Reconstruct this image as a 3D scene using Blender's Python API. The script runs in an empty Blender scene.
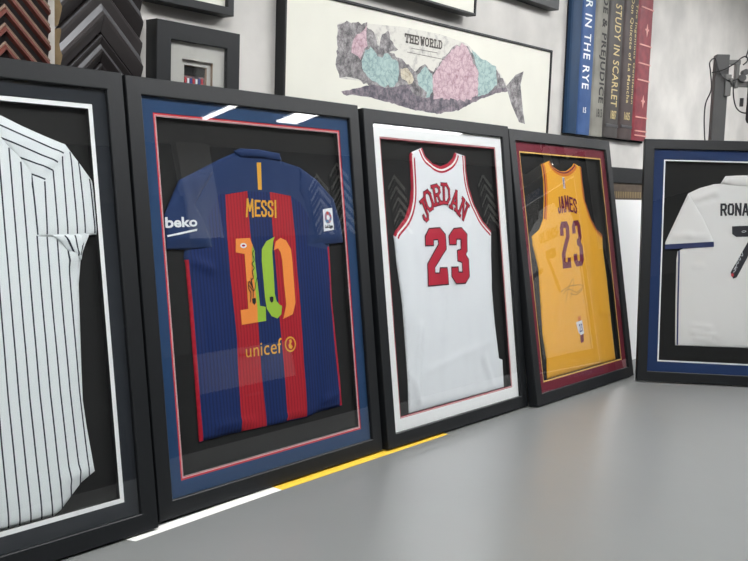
import bpy, bmesh, math, random
from mathutils import Vector, Matrix, noise
from mathutils.geometry import delaunay_2d_cdt, intersect_point_line
random.seed(7)
SC = bpy.context.scene
COL = SC.collection

# camera and frame poses recovered from the picture
CAMP = [0.0, -1.78568, 0.76599]
CAMR = [[0.645016, -0.7636, 0.029471], [0.060783, 0.089711, 0.994111], [0.761748, 0.639427, -0.104279]]
CAMF = 909.464
FR = [[0.3903, -0.18135, -0.00761, 0.14121, 0.80016, 1.00489], [1.20935, -0.16549, 0.0093, 0.13224, 0.79254, 1.00248], [2.01545, -0.16825, -0.00179, 0.1359, 0.78499, 0.99693], [2.80896, -0.204, 0.00218, 0.17342, 0.80406, 0.99628], [3.51818, -0.25687, -0.97806, 0.13592, 0.8, 0.99936]]   # x, y, yaw, lean, width, height of the five frames
LAMP = 12.0
EXPO = 0.52
LAMPS = [(-1.4, -1.15), (0.6, -1.15), (2.6, -1.15), (4.6, -1.15), (6.0, -2.45), (7.6, -1.6)]  # fifth panel is added to brighten the samples on the opposite wall
# outlines in frame-local metres
D = {
 'j2_outline': [(0.3418,0.8524),(0.2761,0.8281),(0.189,0.7913),(0.149,0.7749),(0.1689,0.7168),(0.1496,0.6154),(0.1443,0.5928),(0.1476,0.575),(0.1492,0.4895),(0.1494,0.3857),(0.149,0.226),(0.148,0.1502),(0.1622,0.1514),(0.2798,0.1514),(0.3593,0.1484),(0.5131,0.1451),(0.5534,0.1516),(0.6562,0.1526),(0.6564,0.2236),(0.6523,0.3089),(0.6469,0.4505),(0.6504,0.551),(0.6518,0.6024),(0.645,0.7298),(0.6213,0.7849),(0.5588,0.8173),(0.4866,0.8326),(0.4794,0.8516),(0.345,0.8584)],
 'j2_lsleeve': [(0.1857,0.7907),(0.1458,0.7744),(0.1275,0.7464),(0.0946,0.6914),(0.0932,0.612),(0.1585,0.6087),(0.2311,0.6124),(0.208,0.683),(0.185,0.7165),(0.2485,0.7953)],
 'j2_rsleeve': [(0.5546,0.8167),(0.617,0.7844),(0.6799,0.7333),(0.7039,0.6589),(0.7092,0.6097),(0.6272,0.6046),(0.5555,0.6053),(0.5711,0.678),(0.5443,0.7557)],
 'j2_panel': [(0.2605,0.7409),(0.2836,0.7436),(0.3514,0.7507),(0.435,0.7488),(0.5108,0.7391),(0.5456,0.7221),(0.5753,0.6783),(0.5597,0.6054),(0.6505,0.5902),(0.6504,0.551),(0.6469,0.4505),(0.6523,0.3089),(0.6564,0.2236),(0.6562,0.1526),(0.5534,0.1516),(0.5131,0.1451),(0.3593,0.1484),(0.2798,0.1514),(0.1622,0.1514),(0.1469,0.1504),(0.149,0.226),(0.1494,0.3857),(0.1492,0.4895),(0.1476,0.575),(0.1597,0.6078),(0.2339,0.6125),(0.2178,0.681),(0.2332,0.7013)],
 'j2_red1': [(0.2821,0.7409),(0.2783,0.6336),(0.2779,0.5415),(0.2799,0.4857),(0.2843,0.3779),(0.2815,0.3171),(0.2798,0.1514),(0.3653,0.1491),(0.3597,0.3066),(0.3608,0.4125),(0.3604,0.5751),(0.357,0.644),(0.3569,0.7508)],
 'j2_red2': [(0.4351,0.7493),(0.4359,0.6423),(0.4377,0.5716),(0.4369,0.41),(0.4386,0.2961),(0.4377,0.1498),(0.5134,0.1478),(0.5127,0.2862),(0.5173,0.4423),(0.5145,0.5682),(0.5173,0.6271),(0.5109,0.7396)],
 'j2_collar': [(0.3219,0.8512),(0.345,0.8584),(0.4047,0.8585),(0.4794,0.8516),(0.4866,0.8326),(0.4166,0.8371),(0.3408,0.8365)],
 'j2_gold': [(0.3968,0.8247),(0.4119,0.8253),(0.4075,0.7549),(0.3942,0.7547)],
 'j2_one': [(0.3043,0.6308),(0.353,0.6315),(0.3661,0.5984),(0.3648,0.5749),(0.3697,0.4572),(0.3896,0.4531),(0.3873,0.4171),(0.3018,0.415),(0.3011,0.4521),(0.3282,0.4526),(0.3292,0.5765),(0.3299,0.5916),(0.301,0.5968)],
 'j2_oneG': [(0.3577,0.613),(0.3661,0.5984),(0.3648,0.5749),(0.3697,0.4572),(0.3896,0.4531),(0.3873,0.4171),(0.3579,0.4171),(0.3599,0.4499),(0.3542,0.5754)],
 'j2_zeroG': [(0.4403,0.6325),(0.4105,0.6216),(0.3926,0.6015),(0.3897,0.5727),(0.3901,0.4773),(0.3938,0.4478),(0.4084,0.4273),(0.4277,0.4195),(0.4422,0.429),(0.447,0.4504),(0.4383,0.455),(0.4288,0.465),(0.4243,0.4844),(0.4272,0.5721),(0.4275,0.5919),(0.4334,0.6209)],
 'j2_zeroO': [(0.4338,0.5974),(0.4422,0.6194),(0.4607,0.6289),(0.4806,0.6217),(0.4961,0.5978),(0.4985,0.5636),(0.4968,0.4542),(0.4833,0.4252),(0.4478,0.4163),(0.4619,0.452),(0.4616,0.4816),(0.4605,0.5706),(0.4568,0.5908),(0.4492,0.6021)],
 'j2_messi': [(0.3508,0.7293),(0.3465,0.6866),(0.453,0.7258),(0.4499,0.6837)],
 'j2_unicef': [(0.3102,0.3562),(0.3091,0.3318),(0.4357,0.3658),(0.4332,0.3283)],
 'j2_beko': [(0.0923,0.6865),(0.0917,0.6607),(0.1801,0.6858),(0.1805,0.6627),(0.095,0.6443),(0.0959,0.6403),(0.1793,0.6576),(0.1788,0.6525)],
 'j2_patch': [(0.6236,0.703),(0.6651,0.7077),(0.6671,0.646),(0.6251,0.6421)],
 'j3_outline': [(0.2445,0.8828),(0.3001,0.8991),(0.3138,0.8733),(0.3496,0.8518),(0.392,0.8429),(0.4381,0.8551),(0.4677,0.8747),(0.4791,0.8922),(0.5386,0.8831),(0.5371,0.8345),(0.5445,0.7807),(0.5705,0.7212),(0.6124,0.6663),(0.6625,0.6281),(0.6516,0.5448),(0.6457,0.4617),(0.6416,0.4295),(0.644,0.3106),(0.6547,0.1854),(0.6758,0.1777),(0.6721,0.0813),(0.1375,0.0896),(0.1446,0.1844),(0.1453,0.3325),(0.1447,0.4128),(0.14,0.4723),(0.1325,0.541),(0.1292,0.6116),(0.1269,0.6248),(0.1405,0.6414),(0.1877,0.6756),(0.217,0.7201),(0.2311,0.77),(0.2342,0.83),(0.2355,0.8749)],
 'j3_two': [(0.2988,0.6453),(0.3591,0.6469),(0.3869,0.623),(0.3852,0.5736),(0.3172,0.5171),(0.3171,0.5028),(0.3368,0.5017),(0.3415,0.5185),(0.3798,0.5166),(0.3797,0.4583),(0.2695,0.4598),(0.2732,0.532),(0.342,0.5931),(0.3408,0.6045),(0.321,0.604),(0.3188,0.5861),(0.2707,0.5867),(0.2731,0.6204)],
 'j3_three': [(0.4342,0.643),(0.4803,0.6449),(0.5099,0.6203),(0.5074,0.564),(0.4967,0.5536),(0.5115,0.5369),(0.5078,0.478),(0.4795,0.4556),(0.4245,0.4575),(0.3981,0.4843),(0.4022,0.517),(0.4437,0.516),(0.4434,0.4991),(0.4617,0.4982),(0.4633,0.5257),(0.4384,0.5321),(0.4414,0.57),(0.4638,0.5735),(0.4657,0.6027),(0.4474,0.6032),(0.4432,0.5848),(0.4001,0.5861),(0.3995,0.6175)],
 'j3_name': [(0.2844,0.7001),(0.3093,0.7316),(0.3542,0.7489),(0.4032,0.7546),(0.4526,0.7325),(0.4972,0.705),(0.4074,0.7886),(0.3987,0.7181),(0.3793,0.7544),(0.4301,0.755)],
 'j4_outline': [(0.2503,0.8803),(0.3133,0.8955),(0.3346,0.8736),(0.3857,0.8584),(0.4415,0.8594),(0.4945,0.8791),(0.5141,0.8932),(0.5696,0.8793),(0.5686,0.8218),(0.5729,0.7419),(0.6082,0.6696),(0.6505,0.6246),(0.6953,0.6016),(0.6858,0.5464),(0.6943,0.4149),(0.6929,0.2923),(0.6933,0.1777),(0.6958,0.0875),(0.1286,0.0959),(0.1395,0.1498),(0.1307,0.2459),(0.1436,0.4118),(0.1513,0.4842),(0.1384,0.5357),(0.1261,0.5797),(0.1277,0.6087),(0.1872,0.633),(0.2248,0.6731),(0.2448,0.7474),(0.2559,0.8222),(0.2534,0.867)],
 'j4_two': [(0.3288,0.6591),(0.4136,0.662),(0.3898,0.478),(0.3221,0.479)],
 'j5_sleeve': [(0.1856,0.7802),(0.145,0.6825),(0.1002,0.5745),(0.1011,0.548),(0.293,0.565),(0.2923,0.5881),(0.2479,0.6793),(0.2073,0.7443)],
 'wh_outline': [(1.951,1.217),(1.968,1.227),(2.079,1.24),(2.256,1.256),(2.442,1.261),(2.6,1.252),(2.686,1.214),(2.788,1.196),(2.87,1.142),(2.889,1.158),(2.921,1.183),(2.975,1.201),(2.958,1.151),(2.961,1.103),(2.988,1.053),(3.005,1.011),(2.963,1.015),(2.903,1.075),(2.872,1.118),(2.807,1.109),(2.684,1.07),(2.568,1.027),(2.446,1.006),(2.319,1.007),(2.2,1.021),(2.08,1.028),(1.988,1.025),(1.979,1.033),(2.123,1.061),(2.051,1.071),(1.974,1.069),(1.956,1.094)],
 'wh_teal1': [(2.078,1.157),(2.104,1.177),(2.138,1.153),(2.183,1.167),(2.233,1.144),(2.24,1.103),(2.217,1.071),(2.16,1.065),(2.077,1.091),(2.063,1.112)],
 'wh_teal2': [(2.334,1.119),(2.373,1.148),(2.412,1.128),(2.42,1.072),(2.39,1.051),(2.341,1.077)],
 'wh_tan': [(2.243,1.127),(2.282,1.132),(2.319,1.105),(2.3,1.079),(2.254,1.098)],
 'wh_fin': [(2.29,1.084),(2.325,1.094),(2.389,1.069),(2.385,1.05),(2.338,1.052),(2.311,1.062)],
 'wh_pink': [(2.417,1.121),(2.468,1.184),(2.532,1.23),(2.593,1.251),(2.632,1.204),(2.677,1.169),(2.683,1.09),(2.601,1.062),(2.422,1.053)],
 'wh_pink2': [(2.02,1.186),(2.079,1.234),(2.082,1.177),(2.057,1.134),(2.013,1.151)],
 'wh_teal3': [(2.63,1.236),(2.686,1.214),(2.788,1.196),(2.799,1.135),(2.744,1.099),(2.683,1.083),(2.677,1.163)],
 'wh_head': [(1.951,1.217),(1.968,1.227),(2.079,1.24),(2.076,1.205),(2.012,1.168),(2.023,1.124),(2.058,1.106),(2.077,1.08),(1.974,1.069),(1.956,1.094)],
 'wh_belly': [(1.979,1.033),(2.123,1.067),(2.189,1.062),(2.285,1.084),(2.454,1.056),(2.565,1.079),(2.683,1.083),(2.806,1.122),(2.871,1.132),(2.873,1.118),(2.807,1.108),(2.684,1.07),(2.568,1.027),(2.446,1.005),(2.435,1.007),(2.32,1.007),(2.2,1.021),(2.08,1.028),(1.988,1.025)],
 'wh_top': [(2.153,1.216),(2.18,1.231),(2.211,1.194),(2.23,1.185),(2.174,1.166),(2.137,1.173)],
 'wh_tail': [(2.889,1.158),(2.921,1.183),(2.975,1.202),(2.958,1.151),(2.988,1.053),(3.006,1.011),(2.963,1.015),(2.903,1.075),(2.873,1.118),(2.858,1.134)],
}
TZ = -0.006      # table top height (frames stand with their back bottom edge on it)
FLOOR = -0.9
CEIL = 2.05
WY = 0.05        # the hanging wall

# ------------------------------------------------------------------ helpers
def s2l(c):
    c = c / 255.0
    return c / 12.92 if c <= 0.04045 else ((c + 0.055) / 1.055) ** 2.4
def rgb(r, g, b): return (s2l(r), s2l(g), s2l(b), 1.0)

def mat(name, col, rough=0.6, spec=0.5, nscale=0, namt=0.0, bump=0.0, bscale=200, metallic=0.0, col2=None, sheen=0.0, ribs=0, ribcol=None):
    m = bpy.data.materials.new(name); m.use_nodes = True
    nt = m.node_tree; N = nt.nodes; Lk = nt.links
    b = N['Principled BSDF']
    b.inputs['Base Color'].default_value = col
    b.inputs['Roughness'].default_value = rough
    b.inputs['Specular IOR Level'].default_value = spec
    b.inputs['Metallic'].default_value = metallic
    if sheen: b.inputs['Sheen Weight'].default_value = sheen
    tc = N.new('ShaderNodeTexCoord')
    colsock = None
    if namt > 0 or col2 is not None:
        nz = N.new('ShaderNodeTexNoise'); nz.inputs['Scale'].default_value = nscale or 8; nz.inputs['Detail'].default_value = 6
        Lk.new(tc.outputs['Object'], nz.inputs['Vector'])
        mx = N.new('ShaderNodeMix'); mx.data_type = 'RGBA'
        c2 = col2 if col2 is not None else tuple(x * (1 - namt) for x in col[:3]) + (1,)
        rmp = N.new('ShaderNodeMapRange'); rmp.inputs[1].default_value = 0.35; rmp.inputs[2].default_value = 0.65
        Lk.new(nz.outputs['Fac'], rmp.inputs[0]); Lk.new(rmp.outputs[0], mx.inputs[0])
        mx.inputs[6].default_value = col; mx.inputs[7].default_value = c2
        colsock = mx.outputs[2]
    if ribs:
        wv = N.new('ShaderNodeTexWave'); wv.bands_direction = 'X'; wv.inputs['Scale'].default_value = ribs; wv.inputs['Distortion'].default_value = 0.3
        Lk.new(tc.outputs['Object'], wv.inputs['Vector'])
        m2 = N.new('ShaderNodeMix'); m2.data_type = 'RGBA'
        rr = N.new('ShaderNodeMapRange'); rr.inputs[1].default_value = 0.55; rr.inputs[2].default_value = 0.9
        Lk.new(wv.outputs['Fac'], rr.inputs[0]); Lk.new(rr.outputs[0], m2.inputs[0])
        if colsock: Lk.new(colsock, m2.inputs[6])
        else: m2.inputs[6].default_value = col
        m2.inputs[7].default_value = ribcol
        colsock = m2.outputs[2]
    if colsock: Lk.new(colsock, b.inputs['Base Color'])
    if bump > 0:
        n2 = N.new('ShaderNodeTexNoise'); n2.inputs['Scale'].default_value = bscale; n2.inputs['Detail'].default_value = 3
        Lk.new(tc.outputs['Object'], n2.inputs['Vector'])
        bp = N.new('ShaderNodeBump'); bp.inputs['Strength'].default_value = bump; bp.inputs['Distance'].default_value = 0.002
        Lk.new(n2.outputs['Fac'], bp.inputs['Height']); Lk.new(bp.outputs[0], b.inputs['Normal'])
    return m

def tag(o, label=None, cat=None, group=None, kind=None):
    if label: o['label'] = label
    if cat: o['category'] = cat
    if group: o['group'] = group
    if kind: o['kind'] = kind
    return o

def link(name, me, parent=None):
    o = bpy.data.objects.new(name, me); COL.objects.link(o)
    if parent is not None: o.parent = parent
    return o

def obj(name, verts, faces, mats, parent=None, midx=None, smooth=False):
    me = bpy.data.meshes.new(name)
    me.from_pydata([tuple(v) for v in verts], [], faces)
    for m in (mats if isinstance(mats, (list, tuple)) else [mats]): me.materials.append(m)
    if midx: me.polygons.foreach_set('material_index', midx)
    if smooth: me.polygons.foreach_set('use_smooth', [True] * len(me.polygons))
    me.validate(); me.update()
    return link(name, me, parent)

def empty(name, loc, rot=(0, 0, 0), parent=None):
    o = bpy.data.objects.new(name, None); COL.objects.link(o)
    o.location = loc; o.rotation_euler = rot; o.empty_display_size = 0.1
    if parent: o.parent = parent
    return o

class MB:
    def __init__(s): s.v = []; s.f = []; s.m = []
    def box(s, lo, hi, mi=0, bev=0.0, M=None):
        bm = bmesh.new(); bmesh.ops.create_cube(bm, size=1)
        for v in bm.verts:
            v.co = Vector([(lo[i] + hi[i]) / 2 + v.co[i] * (hi[i] - lo[i]) for i in range(3)])
        if bev > 0: bmesh.ops.bevel(bm, geom=list(bm.edges), offset=bev, segments=2, affect='EDGES', profile=0.5)
        s._take(bm, mi, M); return s
    def _take(s, bm, mi, M):
        bm.verts.index_update(); b = len(s.v)
        for v in bm.verts: s.v.append((M @ v.co) if M else v.co.copy())
        for f in bm.faces: s.f.append([b + v.index for v in f.verts]); s.m.append(mi)
        bm.free()
    def cyl(s, p0, p1, r, n=16, mi=0, r2=None):
        p0 = Vector(p0); p1 = Vector(p1); d = (p1 - p0)
        q = d.to_track_quat('Z', 'Y').to_matrix().to_4x4()
        bm = bmesh.new()
        bmesh.ops.create_cone(bm, cap_ends=True, segments=n, radius1=r, radius2=r if r2 is None else r2, depth=d.length)
        s._take(bm, mi, Matrix.Translation((p0 + p1) / 2) @ q); return s
    def tube(s, pts, r, n=8, mi=0):
        pts = smooth_path(pts); b = len(s.v)
        for i, p in enumerate(pts):
            d = (pts[min(i + 1, len(pts) - 1)] - pts[max(i - 1, 0)]).normalized()
            a = d.cross(Vector((0.3, 0.1, 0.95))).normalized(); c = d.cross(a)
            for k in range(n):
                t = 2 * math.pi * k / n
                s.v.append(p + a * r * math.cos(t) + c * r * math.sin(t))
        for i in range(len(pts) - 1):
            for k in range(n):
                s.f.append([b + i * n + k, b + i * n + (k + 1) % n, b + (i + 1) * n + (k + 1) % n, b + (i + 1) * n + k]); s.m.append(mi)
        s.f.append([b + k for k in range(n)]); s.m.append(mi)
        s.f.append([b + (len(pts) - 1) * n + k for k in range(n)]); s.m.append(mi)
        return s
    def rings(s, loops, mi, closed=False):
        """loops: list of equal length closed loops; skin between them"""
        b = len(s.v); n = len(loops[0])
        for lp in loops: s.v += [Vector(p) for p in lp]
        R = range(len(loops)) if closed else range(len(loops) - 1)
        for i in R:
            j = (i + 1) % len(loops); m_ = mi[i] if isinstance(mi, (list, tuple)) else mi
            for k in range(n):
                s.f.append([b + i * n + k, b + i * n + (k + 1) % n, b + j * n + (k + 1) % n, b + j * n + k]); s.m.append(m_)
        return s
    def done(s, name, mats, parent=None, smooth=False):
        return obj(name, s.v, s.f, mats, parent, s.m, smooth)

def smooth_path(pts, sub=6):
    P = [Vector(p) for p in pts]
    if len(P) < 3: return P
    out = []
    for i in range(len(P) - 1):
        p0 = P[max(i - 1, 0)]; p1 = P[i]; p2 = P[i + 1]; p3 = P[min(i + 2, len(P) - 1)]
        for k in range(sub):
            t = k / sub
            out.append(0.5 * ((2 * p1) + (p2 - p0) * t + (2 * p0 - 5 * p1 + 4 * p2 - p3) * t * t + (3 * p1 - p0 - 3 * p2 + p3) * t ** 3))
    out.append(P[-1]); return out

def rect(u0, u1, v0, v1, y): return [(u0, y, v0), (u1, y, v0), (u1, y, v1), (u0, y, v1)]
def ringloft(w, h, prof, mi=0, closed=True, mb=None):
    """mitred picture-frame loft: prof = [(inset, y), ...]"""
    mb = mb or MB()
    return mb.rings([rect(i, w - i, i, h - i, y) for i, y in prof], mi, closed)
def fin(mb):
    return mb

# ------------------------------------------------------------------ flat / relief cloth
def area(p): return sum(p[i][0] * p[(i + 1) % len(p)][1] - p[(i + 1) % len(p)][0] * p[i][1] for i in range(len(p))) / 2
def ccw(p): p = [tuple(q[:2]) for q in p]; return p if area(p) > 0 else p[::-1]
def mirror(p, c): return [(2 * c - u, v) for u, v in p]
def lerp(a, b, t): return (a[0] + (b[0] - a[0]) * t, a[1] + (b[1] - a[1]) * t)
def densify(p, step, closed=True):
    out = []
    n = len(p)
    for i in range(n if closed else n - 1):
        a = p[i]; b = p[(i + 1) % n]
        k = max(1, int(math.hypot(a[0] - b[0], a[1] - b[1]) / step))
        for j in range(k): out.append(lerp(a, b, j / k))
    if not closed: out.append(p[-1])
    return out
def spline2(p, sub=4):
    return [(q.x, q.y) for q in smooth_path([(a[0], a[1], 0) for a in p], sub)]
def ribbon(line, w, off=0.0):
    """a strip polygon of width w along an open polyline (off: shift to its left)"""
    L, R = [], []
    for i, p in enumerate(line):
        a = line[max(i - 1, 0)]; b = line[min(i + 1, len(line) - 1)]
        dx, dy = b[0] - a[0], b[1] - a[1]; l = math.hypot(dx, dy) or 1
        nx, ny = -dy / l, dx / l
        L.append((p[0] + nx * (off + w / 2), p[1] + ny * (off + w / 2))); R.append((p[0] + nx * (off - w / 2), p[1] + ny * (off - w / 2)))
    return L + R[::-1]
def dist_edges(u, v, segs):
    best = 1e9
    for (ax, ay, bx, by, dx, dy, l2) in segs:
        t = ((u - ax) * dx + (v - ay) * dy) / l2
        t = 0 if t < 0 else 1 if t > 1 else t
        ex = u - ax - dx * t; ey = v - ay - dy * t
        d = ex * ex + ey * ey
        if d < best: best = d
    return math.sqrt(best)
def mksegs(poly):
    S = []
    for i in range(len(poly)):
        a = poly[i]; b = poly[(i + 1) % len(poly)]; dx = b[0] - a[0]; dy = b[1] - a[1]; l2 = dx * dx + dy * dy
        if l2 > 1e-14: S.append((a[0], a[1], b[0], b[1], dx, dy, l2))
    return S
def cdt(outline, regions, step):
    outline = ccw(outline)
    V = []; F = []
    def addp(p):
        b = len(V)
        V.extend([Vector(q) for q in p]); F.append(list(range(b, b + len(p))))
    addp(densify(outline, step))
    for p, mi in regions: addp(densify(ccw(p), step))
    us = [p[0] for p in outline]; vs = [p[1] for p in outline]
    sg = mksegs(outline)
    r = 0
    v = min(vs) + step * 0.5
    while v < max(vs):
        u = min(us) + step * (0.5 + 0.5 * (r % 2))
        while u < max(us):
            V.append(Vector((u + 0.0001 * math.sin(37 * v), v)))
            u += step
        v += step * 0.87; r += 1
    vo, eo, fo, ov, oe, of = delaunay_2d_cdt(V, [], F, 0, 1e-5)
    faces = []; mi = []
    for f, o in zip(fo, of):
        if 0 not in o: continue
        best = 0
        for k in o:
            if k > 0: best = max(best, k)
        faces.append(list(f)); mi.append(regions[best - 1][1] if best else 0)
    used = sorted({i for f in faces for i in f}); rm = {a: i for i, a in enumerate(used)}
    return [vo[i] for i in used], [[rm[i] for i in f] for f in faces], mi

class Cloth:
    """height field of a cloth piece lying on a backing; y towards the viewer is negative"""
    def __init__(s, outline, base, thick=0.006, edge=0.012, wr=0.0015, wscale=(9, 3), folds=(), seed=0.0):
        s.o = ccw(outline); s.segs = mksegs(s.o); s.base = base; s.thick = thick; s.edge = edge; s.wr = wr; s.ws = wscale; s.folds = folds; s.seed = seed
    def y(s, u, v, at_edge=None):
        d = dist_edges(u, v, s.segs)
        e = 1 - math.exp(-d / s.edge)
        h = s.thick * (0.45 + 0.55 * e)
        q = Vector((u * s.ws[0] + s.seed, v * s.ws[1], s.seed * 1.7))
        h += 1.35 * s.wr * e * (noise.noise(q) + 0.5 * noise.noise(q * 2.7))
        for (a, b, amp, wd) in s.folds:
            dx = b[0] - a[0]; dy = b[1] - a[1]; l2 = dx * dx + dy * dy
            t = ((u - a[0]) * dx + (v - a[1]) * dy) / l2
            tc = min(max(t, 0), 1)
            ex = u - a[0] - dx * tc; ey = v - a[1] - dy * tc
            h += 1.7 * amp * math.exp(-(ex * ex + ey * ey) / (wd * wd)) * e
        return s.base - h
    def build(s, name, mats, parent, regions=(), step=0.012, back=None):
        V, F, MI = cdt(s.o, list(regions), step)
        vs = [(p[0], s.y(p[0], p[1]), p[1]) for p in V]
        cnt = {}; fm = {}
        for f, mi_ in zip(F, MI):
            for i in range(len(f)):
                e = (f[i], f[(i + 1) % len(f)]); k = tuple(sorted(e)); cnt.setdefault(k, []).append(e); fm[k] = mi_
        nb = {}
        F2 = [f for f in F]; M2 = list(MI)
        bk = s.base if back is None else back
        for k, es in cnt.items():
            if len(es) == 1:
                a, b = es[0]
                for q in (a, b):
                    if q not in nb: nb[q] = len(vs); vs.append((vs[q][0], bk, vs[q][2]))
                F2.append([b, a, nb[a], nb[b]]); M2.append(fm[k])
        return obj(name, vs, F2, mats, parent, M2, True)

def inset(poly, d):
    poly = ccw(poly); n = len(poly); out = []
    for i in range(n):
        a, b, c = poly[i - 1], poly[i], poly[(i + 1) % n]
        e1 = Vector((b[0] - a[0], b[1] - a[1])).normalized(); e2 = Vector((c[0] - b[0], c[1] - b[1])).normalized()
        n1 = Vector((-e1.y, e1.x)); n2 = Vector((-e2.y, e2.x)); m = n1 + n2
        m = m / max(m.dot(n1), 0.45) if m.length > 1e-6 else n1
        out.append((b[0] + m.x * d, b[1] + m.y * d))
    return out

def patch(name, polys, cloth, off, mats, parent, step=0.012):
    """printed / stitched pieces following the cloth: polys = [(poly, matindex), ...]; later ones on top"""
    vs = []; fs = []; ms = []
    for i, (p, mi) in enumerate(polys):
        V, F, _ = cdt(p, [], step)
        b = len(vs)
        vs += [(q[0], cloth.y(q[0], q[1]) - off - 0.0004 * mi, q[1]) for q in V]
        fs += [[b + k for k in f] for f in F]; ms += [mi] * len(F)
    return obj(name, vs, fs, mats, parent, ms, True)

def textmesh(s, bold=0.0, space=1.0, shear=0.0):
    cu = bpy.data.curves.new('lettering', 'FONT'); cu.body = s; cu.offset = bold; cu.space_character = space; cu.shear = shear
    cu.resolution_u = 3
    o = bpy.data.objects.new('lettering', cu); COL.objects.link(o)
    bpy.context.view_layer.update()
    dg = bpy.context.evaluated_depsgraph_get()
    me = bpy.data.meshes.new_from_object(o.evaluated_get(dg))
    vs = [(v.co.x, v.co.y) for v in me.vertices]; fs = [list(p.vertices) for p in me.polygons]
    bpy.data.objects.remove(o); bpy.data.curves.remove(cu); bpy.data.meshes.remove(me)
    return vs, fs
def boxed(vs, tl, tr, bl, br):
    x0 = min(p[0] for p in vs); x1 = max(p[0] for p in vs); y0 = min(p[1] for p in vs); y1 = max(p[1] for p in vs)
    out = []
    for x, y in vs:
        a = (x - x0) / (x1 - x0); b = (y - y0) / (y1 - y0)
        t = lerp(tl, tr, a); q = lerp(bl, br, a); out.append(lerp(q, t, b))
    return out
def textpatch(name, s, quad, cloth, off, m, parent, bold=0.0, space=1.0, extra=None, mapf=None):
    vs, fs = textmesh(s, bold, space)
    uv = boxed(vs, *quad)
    if mapf: uv = [mapf(p) for p in uv]
    y = (lambda u, v: cloth.y(u, v)) if isinstance(cloth, Cloth) else (lambda u, v: cloth)
    V = [(u, y(u, v) - off, v) for u, v in uv]
    return obj(name, V, fs, m, parent, None, True)

# stroke lettering with slab serifs (unit box, thickness th)
SL = {
 'J': [[(.4, 1), (1, 1)], [(.72, 1), (.72, .22), (.55, .06), (.28, .06), (.12, .2), (.12, .34)]],
 'O': [[(.3, .06), (.7, .06), (.9, .26), (.9, .74), (.7, .94), (.3, .94), (.1, .74), (.1, .26), (.3, .06)]],
 'R': [[(0, .95), (.65, .95), (.88, .8), (.88, .62), (.65, .5), (.25, .5)], [(.22, .95), (.22, .05)], [(.02, .05), (.42, .05)], [(.6, .5), (.82, .05)], [(.68, .05), (1, .05)]],
 'D': [[(0, .95), (.62, .95), (.9, .72), (.9, .28), (.62, .05), (0, .05)], [(.24, .95), (.24, .05)]],
 'A': [[(.12, .05), (.5, .98), (.88, .05)], [(.25, .36), (.75, .36)], [(0, .05), (.32, .05)], [(.68, .05), (1, .05)]],
 'N': [[(.16, .05), (.16, .95), (.84, .05), (.84, .95)], [(0, .05), (.36, .05)], [(0, .95), (.3, .95)], [(.62, .95), (1, .95)]],
 'T': [[(0, .7), (0, .95), (1, .95), (1, .7)], [(.5, .95), (.5, .05)], [(.28, .05), (.72, .05)]],
 'H': [[(.18, .05), (.18, .95)], [(.82, .05), (.82, .95)], [(.18, .5), (.82, .5)], [(0, .05), (.38, .05)], [(.62, .05), (1, .05)], [(0, .95), (.38, .95)], [(.62, .95), (1, .95)]],
 'E': [[(1, .7), (1, .95), (0, .95)], [(.2, .95), (.2, .05)], [(0, .05), (1, .05), (1, .3)], [(.2, .5), (.7, .5)]],
 'W': [[(.1, .95), (.3, .03), (.5, .7), (.7, .03), (.9, .95)], [(0, .95), (.25, .95)], [(.75, .95), (1, .95)]],
 'L': [[(.22, .95), (.22, .05)], [(0, .95), (.45, .95)], [(0, .05), (.95, .05), (.95, .35)]],
}
SS = {
 'M': [[(.06, 0), (.14, 1), (.5, .35), (.86, 1), (.94, 0)]],
 'E': [[(1, .94), (.12, .94), (.12, .06), (1, .06)], [(.12, .52), (.85, .52)]],
 'S': [[(.9, .74), (.9, .84), (.72, .94), (.28, .94), (.1, .82), (.1, .66), (.9, .38), (.9, .18), (.72, .06), (.28, .06), (.1, .18), (.1, .28)]],
 'I': [[(.5, 0), (.5, 1)]],
 'J': [[(.85, 1), (.85, .2), (.68, .06), (.32, .06), (.15, .2), (.15, .34)]],
 'A': [[(.08, 0), (.42, .96), (.58, .96), (.92, 0)], [(.25, .3), (.75, .3)]],
 'R': [[(.12, 0), (.12, .94), (.72, .94), (.9, .82), (.9, .6), (.72, .46), (.12, .46)], [(.55, .46), (.92, 0)]],
 'O': [[(.28, .06), (.72, .06), (.9, .2), (.9, .8), (.72, .94), (.28, .94), (.1, .8), (.1, .2), (.28, .06)]],
 'N': [[(.1, 0), (.1, .98), (.9, .02), (.9, 1)]],
 'L': [[(.12, 1), (.12, .06), (.95, .06)]],
 'D': [[(.12, .06), (.12, .94), (.68, .94), (.9, .78), (.9, .22), (.68, .06), (.12, .06)]],
}
def sansline(s, quad, th, wd=None, gap=.28):
    """letters of s filling quad (tl, tr, bl, br); returns stroke polygons"""
    ws = [.25 if c == 'I' else 1.12 if c == 'M' else .8 for c in s]
    tot = sum(ws) + gap * (len(s) - 1); tl, tr, bl, br = quad
    W = math.hypot(br[0] - bl[0], br[1] - bl[1]); H = math.hypot(tl[0] - bl[0], tl[1] - bl[1]); x = 0; out = []
    for c, w in zip(s, ws):
        for p in strokes(c, w / tot * W, H, th, SS):
            q = []
            for a, b in p:
                fa = (x / tot * W + a) / W; fb = b / H
                q.append(lerp(lerp(bl, br, fa), lerp(tl, tr, fa), fb))
            out.append(q)
        x += w + gap
    return out
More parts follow.
